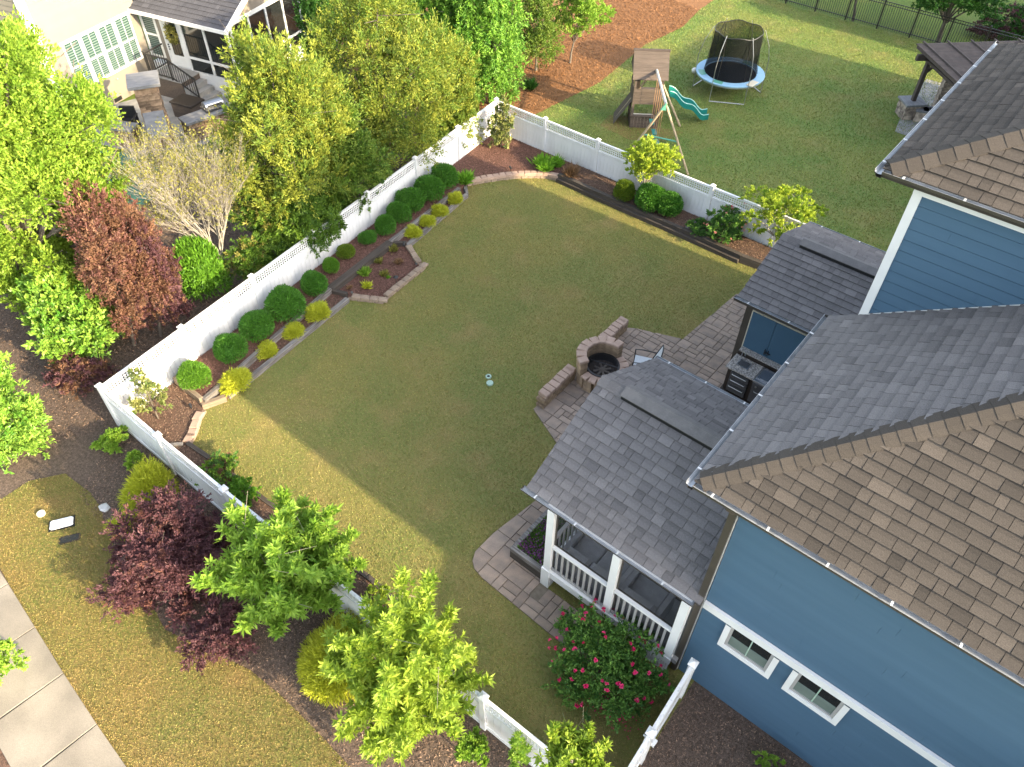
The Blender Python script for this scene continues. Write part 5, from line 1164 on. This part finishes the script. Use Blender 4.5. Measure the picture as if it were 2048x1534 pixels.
for ya, yb in ((-2.28,-3.42),(-3.52,-4.70)):
    f = nob('glazing', MB().box(2.53,2.56,yb,ya,1.40,1.50), 'white_trim')
    yglaz('pane', ya, yb, .90, 1.40, par=f); yglaz('pane', ya, yb, 1.50, 3.10, par=f)
# gable front of the sunroom (outward side, local y = -4.86)
for i in range(6):
    x = 2.60+i*1.12; nob('mullion', MB().box(x,x+.10,-4.90,-4.86,.862,3.128), 'white_trim')
    if i < 5:
        f = nob('glazing', MB().box(x+.10,x+1.12,-4.885,-4.86,1.40,1.50), 'white_trim')
        for za, zb in ((.9,1.40),(1.50,3.10)): nob('pane', MB().box(x+.10,x+1.12,-4.862,-4.85,za,zb), 'glass_dark', f)
nob('gable', MB().add([(2.5,-4.84,3.30),(9.5,-4.84,3.30),(6.0,-4.84,5.1)],[(0,1,2)]), 'beige_siding')
rr_ = nob('sunroom_roof', MB().add([(2.2,-5.05,3.18),(2.2,.1,3.18),(6.0,.1,5.20),(6.0,-5.05,5.20),(9.8,.1,3.18),(9.8,-5.05,3.18)],[(0,3,2,1),(3,5,4,2)]), 'roof_felt')
bag = []
Vec = lambda x, y, z: (x, y, z)
roof_face(bag, (2.2,.0,3.20), (0,-1,0), (3.8,0,2.02), [(0,0),(5.05,0),(5.05,4.30),(0,4.30)], 'dark_roof', exp=.22, seed=61)
tag_b = MB()
for c, vs, fs, t, mat in bag: tag_b.add(vs, fs, t)
tag(ob('shingles', tag_b, 'dark_roof', rr_), kind='stuff')
nob('rake_board', MB().bar((2.15,-5.07,3.10),(6.0,-5.07,5.15),.06,.22), 'white_trim'); nob('eave_board', MB().box(2.12,2.2,-5.06,.1,3.05,3.20), 'white_trim')
nob('eave_return', MB().add([(2.3,-.45,4.3),(3.4,-.45,4.3),(3.4,.1,4.3),(2.3,.1,4.3),(2.3,-.45,4.45),(3.4,-.45,4.45),(3.4,.1,4.6),(2.3,.1,4.6)],[(0,3,2,1),(4,5,6,7),(0,1,5,4),(1,2,6,5),(3,0,4,7)]), 'white_trim')
# main roof (above the picture)
nob('roof', MB().add([(-3.0,-.5,8.4),(10,-.5,8.4),(10,3,10.6),(-3.0,3,10.6),(10,6.5,8.4),(-3,6.5,8.4)],[(0,1,2,3),(2,4,5,3),(1,0,5,4)]), 'dark_roof')
nob('crawl_vent', MB().box(-.10,.30,-.035,-.018,.08,.24), 'black'); nob('hose_bib', MB().tube([(.38,-.02,.95),(.38,-.10,.95)],.03,6), 'cap_tan')
# stoop with black railing
st = thing('door_stoop', 'brown stoop with black railing and steps at the sunroom door', 'stoop', NP+NU*2.5+NE*.35, math.atan2(NU.y, NU.x))
# local: x along wall NU (negative = toward camera side), y = -NE
ob('landing', MB().box(-1.10,.0,-2.25,-.55,0,.84), 'wood_brown', st); ob('landing_top', MB().box(-1.12,.0,-2.27,-.53,.842,.88), 'flagstone', st)
for k in range(3): ob('step', MB().box(-1.05,.0,-2.27-.32*(k+1),-2.272-.32*k,0,.64-.20*k), 'flagstone', st)
rl = ob('railing', MB().bar((-1.08,-.55,1.78),(-1.08,-1.75,1.78),.05,.05).bar((-1.08,-1.75,1.78),(-1.08,-3.05,1.18),.05,.05), 'black_metal', st)
ob('bottom_rail', MB().bar((-1.08,-.55,.98),(-1.08,-1.85,.98),.04,.04).bar((-1.08,-1.85,.98),(-1.08,-3.05,.40),.04,.04), 'black_metal', rl)
ob('end_rail', MB().bar((-1.08,-.55,1.78),(.0,-.55,1.78),.05,.05).bar((-1.08,-.55,.98),(.0,-.55,.98),.04,.04), 'black_metal', rl)
for i in range(19):
    y = -.62-i*.128; d = max(0, (-1.80-y))*.47; ob('baluster', MB().box(-1.09,-1.07,y-.01,y+.01,.98-d,1.78-d), 'black_metal', rl)
for i in range(8): ob('baluster', MB().box(-1.0+i*.125,-.98+i*.125,-.56,-.54,.98,1.78), 'black_metal', rl)
for y, z0, z1 in ((-.55,.84,1.84),(-1.80,.84,1.82),(-3.05,.0,1.24)): ob('post', MB().box(-1.105,-1.055,y-.025,y+.025,z0,z1), 'black_metal', rl)
# chimney, low walls and grill of the terrace
def stone_body(root, x0, x1, y0, y1, z0, z1, seed, h=.098, mat='stone_wall'):
    rs = random.Random(seed); z = z0
    while z < z1-.02:
        hh = min(h*rs.uniform(.8,1.3), z1-z)
        for side in range(4):
            L_ = (x1-x0) if side % 2 == 0 else (y1-y0); u = 0
            while u < L_-.04:
                w = min(rs.uniform(.16,.42), L_-u)
                if L_-u-w < .08: w = L_-u
                d = rs.uniform(.0,.03)
                if side == 0: m = (x0+u+.004,x0+u+w-.004,y0-d,y0+.08)
                elif side == 1: m = (x1-.08,x1+d,y0+u+.004,y0+u+w-.004)
                elif side == 2: m = (x0+u+.004,x0+u+w-.004,y1-.08,y1+d)
                else: m = (x0-d,x0+.08,y0+u+.004,y0+u+w-.004)
                cx_, cy_ = (m[0]+m[1])/2, (m[2]+m[3])/2
                ob('stone', MB().box(m[0]-cx_,m[1]-cx_,m[2]-cy_,m[3]-cy_,0,hh-.006), mat, root, (cx_,cy_,z)); u += w
        z += hh
cr = math.radians(61)
chm = thing('stone_chimney', 'square stacked stone chimney with a grey slab cap on the terrace', 'chimney', (-28.72,13.02,0), cr)
ob('core', MB().box(-.36,.36,-.42,.42,0,2.50), 'joint_sand', chm); stone_body(chm, -.40,.40,-.46,.46,0,2.22,71); 
for s in (-1,1): ob('flue_pier', MB().box(-.40,.40,s*.33-.12,s*.33+.12,2.22,2.48), 'stone_wall', chm)
ob('flue', MB().box(-.30,.30,-.2,.2,2.20,2.40), 'black', chm)
ob('cap', MB().cbox(-.58,.58,-.62,.62,2.50,2.62,.01), 'slate_cap', chm)
ob('shoulder', MB().add([(-.38,.46,.95),(.38,.46,.95),(.38,.92,.80),(-.38,.92,.80),(-.38,.46,1.05),(.38,.46,1.05),(.38,.92,.9),(-.38,.92,.9)],[(4,5,6,7),(0,3,2,1),(0,1,5,4),(1,2,6,5),(2,3,7,6),(3,0,4,7)]), 'slate_cap', chm)
ob('shoulder', MB().add([(-.38,-.46,1.45),(.38,-.46,1.45),(.38,-1.2,.80),(-.38,-1.2,.80),(-.38,-.46,1.55),(.38,-.46,1.55),(.38,-1.2,.9),(-.38,-1.2,.9)],[(7,6,5,4),(1,2,3,0),(4,5,1,0),(5,6,2,1),(6,7,3,2),(7,4,0,3)]), 'slate_cap', chm)
def low_wall(label, a, b, w, h, seed):
    an = math.atan2(b[1]-a[1], b[0]-a[0]); L_ = math.hypot(b[0]-a[0], b[1]-a[1])
    t = thing('terrace_wall', label, 'wall', (a[0],a[1],0), an)
    ob('core', MB().box(.05,L_-.05,-w/2+.05,w/2-.05,0,h-.01), 'joint_sand', t); stone_body(t, 0, L_, -w/2, w/2, 0, h, seed)
    ob('cap', MB().cbox(-.05,L_+.05,-w/2-.07,w/2+.07,h,h+.09,.01), 'slate_cap', t)
low_wall('low stone wall with grey cap left of the terrace chimney', (-30.2,11.75), (-29.2,12.25), .5, .72, 72)
low_wall('low stone wall with grey cap carrying the grill right of the chimney', (-28.05,13.75), (-27.75,16.2), .62, .78, 73)
gl = thing('terrace_grill', 'dark grill with steel lid on the terrace wall', 'grill', (-28.0,15.15,.87), math.radians(80))
ob('body', MB().cbox(-.42,.42,-.26,.26,0,.12,.02), 'steel_dark', gl)
lid = MB(); vs = []
for i in range(9):
    a = math.pi*i/8
    for x in (-.38,.38): vs.append((x,-.24*math.cos(a),.12+.24*math.sin(a)))
lid.add(vs, [(2*i,2*i+1,2*i+3,2*i+2) for i in range(8)] + [tuple(range(0,18,2)), tuple(range(17,0,-2))])
ob('lid', lid, 'steel', gl); ob('handle', MB().bar((-.3,-.26,.26),(.3,-.26,.26),.03,.03), 'black_metal', gl)
bx_ = thing('storage_box', 'dark brown storage box beside the stoop steps', 'box', (-29.75,15.0,0), math.radians(14))
ob('body', MB().box(-.55,.55,-.38,.38,0,.62), 'wood_brown', bx_); ob('lid', MB().cbox(-.58,.58,-.41,.41,.622,.70,.015), 'bronze_rail', bx_)
tc = thing('terrace_chair', 'dark chair on the terrace left of the chimney', 'chair', (-30.6,12.7,0), math.radians(40))
ob('seat', MB().cbox(-.3,.3,-.3,.3,.30,.42,.02), 'black_metal', tc); ob('backrest', MB().cbox(-.3,.3,.25,.33,.42,.9,.02), 'black_metal', tc)
for sx_ in (-1,1):
    ob('arm', MB().box(sx_*.33-.03,sx_*.33+.03,-.3,.3,.55,.60), 'black_metal', tc)
    for sy_ in (-1,1): ob('leg', MB().box(sx_*.31-.025,sx_*.31+.025,sy_*.27-.025,sy_*.27+.025,0,.55), 'black_metal', tc)

# ================================================================ the yard with the playset
# ---- trampoline
tr = thing('trampoline', 'round trampoline with light blue pad and black net', 'trampoline', (-13.72,31.95,0))
N_ = 36
ob('mat', MB().ring((0,0), 0, 1.16, .79, .80, N_), 'tramp_mat', tr)
pd = ob('pad', MB().ring((0,0), 1.12, 1.50, .80, .845, N_), 'tramp_pad', tr)
for a0, a1 in ((3.7,4.1),(4.6,4.95),(1.2,1.6)): ob('pad_patch', MB().ring((0,0), 1.14, 1.40, .846, .850, 5, a0, a1), 'green_metal', pd)
ob('frame_ring', MB().ring((0,0), 1.44, 1.49, .74, .795, N_), 'tube_steel', tr)
nv = []; RR = [(1.14,.85),(1.06,1.35),(1.02,2.0),(1.02,2.64)]
for r, z in RR:
    for i in range(N_): nv.append((r*math.cos(2*math.pi*i/N_), r*math.sin(2*math.pi*i/N_), z+(.035*math.cos(2*math.pi*i/N_*6)*(1 if z > 2.4 else 0))))
ob('net', MB().add(nv, [(j*N_+i, j*N_+(i+1)%N_, (j+1)*N_+(i+1)%N_, (j+1)*N_+i) for j in range(3) for i in range(N_)]), 'safety_net', tr)
ob('net_hem', MB().tube([nv[3*N_+i % N_] for i in list(range(N_))+[0]] if False else [(1.02*math.cos(2*math.pi*i/N_), 1.02*math.sin(2*math.pi*i/N_), 2.64+.035*math.cos(2*math.pi*i/N_*6)) for i in range(N_+1)], .018, 5, False), 'black_metal', tr)
for i in range(6):
    a = 2*math.pi*i/6+.5; c, s = math.cos(a), math.sin(a)
    ob('pole', MB().tube([(1.50*c,1.50*s,.15),(1.50*c,1.50*s,1.5),(1.36*c,1.36*s,2.1),(1.06*c,1.06*s,2.72)],.015,6), 'tube_steel', tr)
    ob('net_seam', MB().tube([(1.15*c,1.15*s,.85),(1.03*c,1.03*s,1.9),(1.06*c,1.06*s,2.5)],.012,4), 'black_metal', tr)
for i in range(3):
    a = 2*math.pi*i/3+.5; b = a+2*math.pi/6
    ob('leg', MB().tube([(1.46*math.cos(a),1.46*math.sin(a),.76),(1.50*math.cos(a),1.50*math.sin(a),.03),(1.50*math.cos(b),1.50*math.sin(b),.03),(1.46*math.cos(b),1.46*math.sin(b),.76)],.024,6), 'tube_steel', tr)
ob('sand_bag', MB().cbox(1.15,1.45,-.75,-.15,.85,.875,.01), 'cap_tan', tr)
bl = MB(); vs = []; 
for j in range(9):
    for i in range(14): vs.append((.13*math.sin(math.pi*j/8)*math.cos(2*math.pi*i/14), .13*math.sin(math.pi*j/8)*math.sin(2*math.pi*i/14), .13+.13*math.cos(math.pi*j/8)))
bl.add(vs, [(j*14+i, (j+1)*14+i, (j+1)*14+(i+1)%14, j*14+(i+1)%14) for j in range(8) for i in range(14)])
tag(ob('ball', bl.mesh('ball', True), 'ball_white', None, (-15.68,32.45,0)), 'white ball on the grass left of the trampoline', 'ball')
# ---- playset: tower with roof, swing beam on two A-frames, slide
PA = math.atan2(26.93-26.26, -14.24+15.14)
ply = thing('playset', 'wooden play tower with brown roof, swing frame and teal slide', 'playset', (-15.14,26.26,0), PA)
Wd, Dp = 1.12, 1.15
for x in (.03,Wd-.03):
    for y in (.03,Dp-.03): ob('tower_post', MB().box(x-.05,x+.05,y-.05,y+.05,0,2.25), 'wood_brown', ply)
for k in range(8):
    ob('wall_board', MB().box(k*Wd/8+.004,(k+1)*Wd/8-.004,-.03,-.022+.03,.02,.52), 'wood_brown', ply)
for k in range(8): ob('wall_board', MB().box(-.03,.0,k*Dp/8+.004,(k+1)*Dp/8-.004,.02,.52), 'wood_brown', ply)
ob('counter', MB().box(-.06,Wd+.06,-.10,.06,.53,.57), 'wood_brown', ply)
ob('sandbox', MB().box(.02,Wd-.02,.02,Dp-.02,.01,.06), 'cap_tan', ply)
ob('deck', MB().box(0,Wd,0,Dp,1.16,1.22), 'wood_brown', ply)
for k in range(5): ob('wall_board', MB().box(-.02,Wd+.02,-.035,-.005,1.05+k*.13,1.172+k*.13), 'wood_brown', ply)
for k in range(5): ob('wall_board', MB().box(-.035,-.005,-.02,Dp,1.05+k*.13,1.172+k*.13), 'wood_brown', ply)
for x in (.08,Wd-.2): ob('window_post', MB().box(x,x+.12,-.03,.0,1.72,2.20), 'bronze_rail', ply)
pr = ob('tower_roof', MB().add([(-.12,-.22,2.14),(Wd+.12,-.22,2.14),(Wd+.12,Dp/2,2.95),(-.12,Dp/2,2.95),(Wd+.12,Dp+.22,2.14),(-.12,Dp+.22,2.14)],[(0,1,2,3),(3,2,4,5)]), 'wood_brown', ply)
for k in range(7):
    f = k/7; y0 = -.24+(Dp/2+.24)*f; z0 = 2.15+.82*f; y1 = -.24+(Dp/2+.24)*(f+1/7+.02); z1 = 2.15+.82*(f+1/7+.02)
    ob('roof_board', MB().add([(-.14,y0,z0+.025),(Wd+.14,y0,z0+.025),(Wd+.14,y1,z1+.012),(-.14,y1,z1+.012),(-.14,y0,z0+.003),(Wd+.14,y0,z0+.003)],[(0,1,2,3),(4,5,1,0)]), 'wood_brown', pr)
ob('ridge_board', MB().box(-.16,Wd+.16,Dp/2-.03,Dp/2+.05,2.93,3.04), 'pergola_wood', pr); 
for x in (-.10,Wd+.06): ob('gable_board', MB().add([(x,-.2,2.14),(x,Dp/2,2.95),(x,Dp+.2,2.14),(x+.04,-.2,2.14),(x+.04,Dp/2,2.95),(x+.04,Dp+.2,2.14)],[(0,1,2),(3,5,4),(0,3,4,1),(1,4,5,2)]), 'wood_brown', pr)
def wl_(p): # world -> playset local
    dx, dy = p[0]+15.14, p[1]-26.26; return (dx*math.cos(PA)+dy*math.sin(PA), -dx*math.sin(PA)+dy*math.cos(PA), p[2])
apF = wl_((-14.72,27.0,2.42)); apN = wl_((-12.66,24.38,2.56))
ob('swing_beam', MB().tube([apF, apN], .055, 8), 'pole_white', ply)
for ap, feet, mt in ((apF, ((-15.99,26.37), (-13.58,27.72)), 'log_tan'), (apN, ((-13.88,23.95), (-11.37,24.65)), 'log_tan')):
    for f in feet: ob('frame_leg', MB().tube([ap, wl_((f[0],f[1],.0))], .045, 8), mt, ply)
    ob('bracket', MB().add([(ap[0]-.16,ap[1]-.05,ap[2]-.22),(ap[0]+.16,ap[1]-.05,ap[2]-.22),(ap[0],ap[1]-.05,ap[2]+.07),(ap[0]-.16,ap[1]+.07,ap[2]-.22),(ap[0]+.16,ap[1]+.07,ap[2]-.22),(ap[0],ap[1]+.07,ap[2]+.07)],[(0,1,2),(5,4,3),(0,2,5,3),(1,4,5,2),(0,3,4,1)]), 'green_metal', ply)
    q = [Vector(ap).lerp(Vector(wl_((f[0],f[1],0))), .52 if mt else .5) for f in feet]; ob('cross_brace', MB().tube(q, .03, 6), 'green_metal', ply)
for f in (.28,.55,.80):
    p = Vector(apF).lerp(Vector(apN), f); dv_ = (Vector(apN)-Vector(apF)).normalized()*.22
    for s in (-1,1): ob('swing_rope', MB().tube([p+dv_*s, p+dv_*s-Vector((0,0,1.85))], .010, 4), 'rope', ply)
    ob('swing_seat', MB().bar(p-dv_*1.1-Vector((0,0,1.86)), p+dv_*1.1-Vector((0,0,1.86)), .18, .03), 'teal_plastic', ply)
s0 = Vector(wl_((-14.35,27.75,1.22))); s1 = Vector(wl_((-12.95,28.80,.14))); sl_dir = (s1-s0); hd = Vector((sl_dir.x,sl_dir.y,0)).normalized(); sd_ = Vector((-hd.y,hd.x,0))
prof = []
for i in range(17):
    f = i/16; p = s0+sl_dir*f; p.z = s0.z*(1-f)+s1.z*f + .07*math.sin(f*math.pi*4.2) + (.10*(f-.85)/.15 if f > .85 else 0); prof.append(p)
m = MB(); vs = []
for p in prof:
    for o_, h_ in ((-.26,.17),(-.22,.17),(-.20,0),(.20,0),(.22,.17),(.26,.17),(.26,-.05),(-.26,-.05)): vs.append(p+sd_*o_+Vector((0,0,h_)))
m.add(vs, [(i*8+k,(i+1)*8+k,(i+1)*8+(k+1)%8,i*8+(k+1)%8) for i in range(16) for k in range(8)] + [tuple(range(128,136))])
sld = ob('slide', m, 'teal_plastic', ply)
for o_ in (-.24,.24): ob('rim', MB().tube([p+sd_*o_+Vector((0,0,.175)) for p in prof], .022, 5), 'teal_light', sld)
ob('climbing_rope', MB().tube([wl_((-15.4,27.0,1.5)), wl_((-16.0,27.2,.7)), wl_((-16.1,27.0,.05))], .02, 5), 'green_metal', ply)
ob('climbing_ramp', MB().add([wl_((-15.2,26.4,1.2)), wl_((-15.75,27.25,1.2)), wl_((-16.35,26.85,.02)), wl_((-15.8,26.0,.02))],[(0,1,2,3)]), 'wood_brown', ply)
tag(struct('worn_ground', sheet([(-16.2,25.6),(-14.6,25.4),(-13.4,26.2),(-13.2,27.4),(-14.6,26.9),(-15.6,27.0),(-16.4,26.6)], .011), 'grass_front'), kind='structure')
# ---- pergola with stone pier, roof and fireplace
pg = thing('pergola', 'dark slatted pergola on stone piers right of the trampoline', 'pergola', (-7.05,34.85,0), math.radians(-45))
for x, y in ((.25,.35),(.25,4.2),(4.0,.35),(4.0,4.2)):
    pier = ob('pier', MB().box(x-.34,x+.34,y-.34,y+.34,0,.62), 'joint_sand', pg); rs = random.Random(int(x*10+y)); zz = 0
    while zz < .60:
        hh = min(rs.uniform(.12,.20), .62-zz)
        for s_ in range(4):
            u = -.36
            while u < .34:
                w = min(rs.uniform(.16,.34), .36-u); c_ = u+w/2
                if s_ == 0: bb = (x+u+.005,x+u+w-.005,y-.39-rs.uniform(0,.03),y-.33)
                elif s_ == 1: bb = (x+u+.005,x+u+w-.005,y+.33,y+.39)
                elif s_ == 2: bb = (x-.39-rs.uniform(0,.03),x-.33,y+u+.005,y+u+w-.005)
                else: bb = (x+.33,x+.39,y+u+.005,y+u+w-.005)
                ob('stone', MB().box(*bb, zz+.004, zz+hh-.004), 'stone_multi', pier); u += w
        zz += hh
    ob('pier_cap', MB().cbox(x-.45,x+.45,y-.45,y+.45,.62,.70,.01), 'slate_cap', pier)
    ob('post', MB().box(x-.08,x+.08,y-.08,y+.08,.70,2.42), 'pergola_wood', pg)
    ob('brace', MB().bar((x,y+(.5 if y < 2 else -.5),2.38),(x,y,1.85),.09,.10), 'pergola_wood', pg)
for x in (.25,4.0): ob('beam', MB().box(x-.07,x+.07,-.25,4.9,2.42,2.66), 'pergola_wood', pg)
ob('beam', MB().box(-.2,4.5,.28,.42,2.30,2.415), 'pergola_wood', pg); ob('beam', MB().box(-.2,4.5,4.13,4.27,2.30,2.415), 'pergola_wood', pg)
for k in range(6): y = .0+k*.92; ob('rafter', MB().box(-.35,4.6,y-.03,y+.03,2.665,2.84), 'pergola_wood', pg)
for k in range(44): x = -.28+k*.108; ob('slat', MB().box(x,x+.085,-.15,4.78,2.845,2.875), 'pergola_wood', pg)
for k in range(5): y = .2+k*1.02; ob('batten', MB().box(-.4,4.6,y-.03,y+.03,2.88,2.93), 'pergola_wood', pg)
fp = thing('outdoor_fireplace', 'stone fireplace with dark slab mantel under the pergola', 'fireplace', (-5.4,36.2,0), math.radians(20))
ob('core', MB().box(-.55,.55,-.35,.35,0,1.75), 'joint_sand', fp); stone_body(fp, -.6,.6,-.4,.4,0,1.75,81,.17,'stone_multi'); ob('mantel', MB().cbox(-.72,.72,-.52,.5,1.76,1.86,.01), 'slate_cap', fp)
tw2 = thing('terrace_wall', 'curved low stone wall with slate cap under the pergola', 'wall', (-6.3,35.2,0))
for i in range(8):
    a = math.radians(200+i*16); x = 1.6+1.5*math.cos(a); y = -.6-1.1*math.sin(a)*.6
    ob('stone', MB().cbox(-.22,.22,-.2,.2,0,.45,.02), 'stone_multi', tw2, (x,y,0), a); ob('cap', MB().cbox(-.24,.24,-.26,.26,.452,.53,.01), 'slate_cap', tw2, (x,y,0), a+math.pi/2)
struct('pergola_terrace', sheet([(-6.5,33.2),(-1.5,33.2),(-1.5,39),(-7.2,39),(-7.0,35.6)], .014), 'flagstone')
# ---- black metal fence beyond
bf = thing('black_fence', 'black metal picket fence across the far end of the lawn', 'fence', (-17.9,43.05,0))
PK = MB().box(-.011,.011,-.011,.011,.08,1.36).mesh('picket'); PP = MB().box(-.035,.035,-.035,.035,0,1.46).mesh('post')
for i in range(10):
    x = i*1.68; ob('post', PP, 'black_metal', bf, (x,0,0))
    if i < 9:
        pn = ob('rail', MB().box(x+.035,x+1.645,-.016,.016,1.33,1.36), 'black_metal', bf)
        for z in (1.20,.16): ob('rail', MB().box(x+.035,x+1.645,-.016,.016,z,z+.03), 'black_metal', bf)
        for k in range(14): ob('picket', PK, 'black_metal', bf, (x+.035+1.61*(k+.5)/14,0,0))
# ---- covers set in the grass
cv = thing('valve_cover', 'round pale green drain cover in the middle of the lawn', 'cover', ((-9.98,11.33)[0],(-9.98,11.33)[1],0))
ob('rim', MB().ring((0,0), .0, .10, .0, .055, 18), 'cap_green', cv); ob('lid', MB().ring((0,0), .0, .075, .056, .064, 18), 'cap_green', cv)
cv = thing('valve_cover', 'small dark eyed drain cover just above the pale green one', 'cover', ((-10.18,11.50)[0],(-10.18,11.50)[1],0))
ob('rim', MB().ring((0,0), .045, .085, .0, .055, 18), 'cap_green', cv); ob('grate', MB().ring((0,0), .0, .044, .0, .045, 14), 'black', cv)
mb = thing('utility_cover', 'long white utility box lid lying on the front lawn', 'cover', ((-14.84,1.12)[0],(-14.84,1.12)[1],0), math.radians(58))
ob('lid', MB().prism([(-.26,-.10),(-.22,-.13),(.22,-.13),(.26,-.10),(.26,.10),(.22,.13),(-.22,.13),(-.26,.10)],.0,.07,.012), 'lid_white', mb); ob('rim', MB().prism([(-.29,-.16),(.29,-.16),(.29,.16),(-.29,.16)],.0,.035), 'black', mb)
mb = thing('utility_cover', 'long dark sunken slot beside the white lid on the front lawn', 'cover', ((-14.31,1.02)[0],(-14.31,1.02)[1],0), math.radians(58))
ob('rim', MB().prism([(-.24,-.07),(-.19,-.11),(.19,-.11),(.24,-.07),(.24,.07),(.19,.11),(-.19,.11),(-.24,.07)],.0,.022), 'ash', mb); ob('lid', MB().prism([(-.20,-.06),(-.16,-.08),(.16,-.08),(.20,-.06),(.20,.06),(.16,.08),(-.16,.08),(-.20,.06)],.0,.03), 'black_metal', mb)
cv = thing('valve_cover', 'round cream cap on the front lawn left of the white lid', 'cover', ((-15.49,0.94)[0],(-15.49,0.94)[1],0))
ob('rim', MB().ring((0,0), .0, .10, .0, .06, 18), 'cap_tan', cv); ob('lid', MB().ring((0,0), .0, .08, .061, .075, 18), 'cap_tan', cv)
rk = MB(); rs = random.Random(3)
rk.prism([(.17*math.cos(a*.785)*rs.uniform(.7,1.2), .13*math.sin(a*.785)*rs.uniform(.7,1.2)) for a in range(8)], 0, .07, .03)
tag(ob('pale_stone', rk, 'rock_pale', None, ((-14.48,2.03)[0],(-14.48,2.03)[1],0)), 'pale broken stone on the mulch edge beside yellow cypress', 'stone')
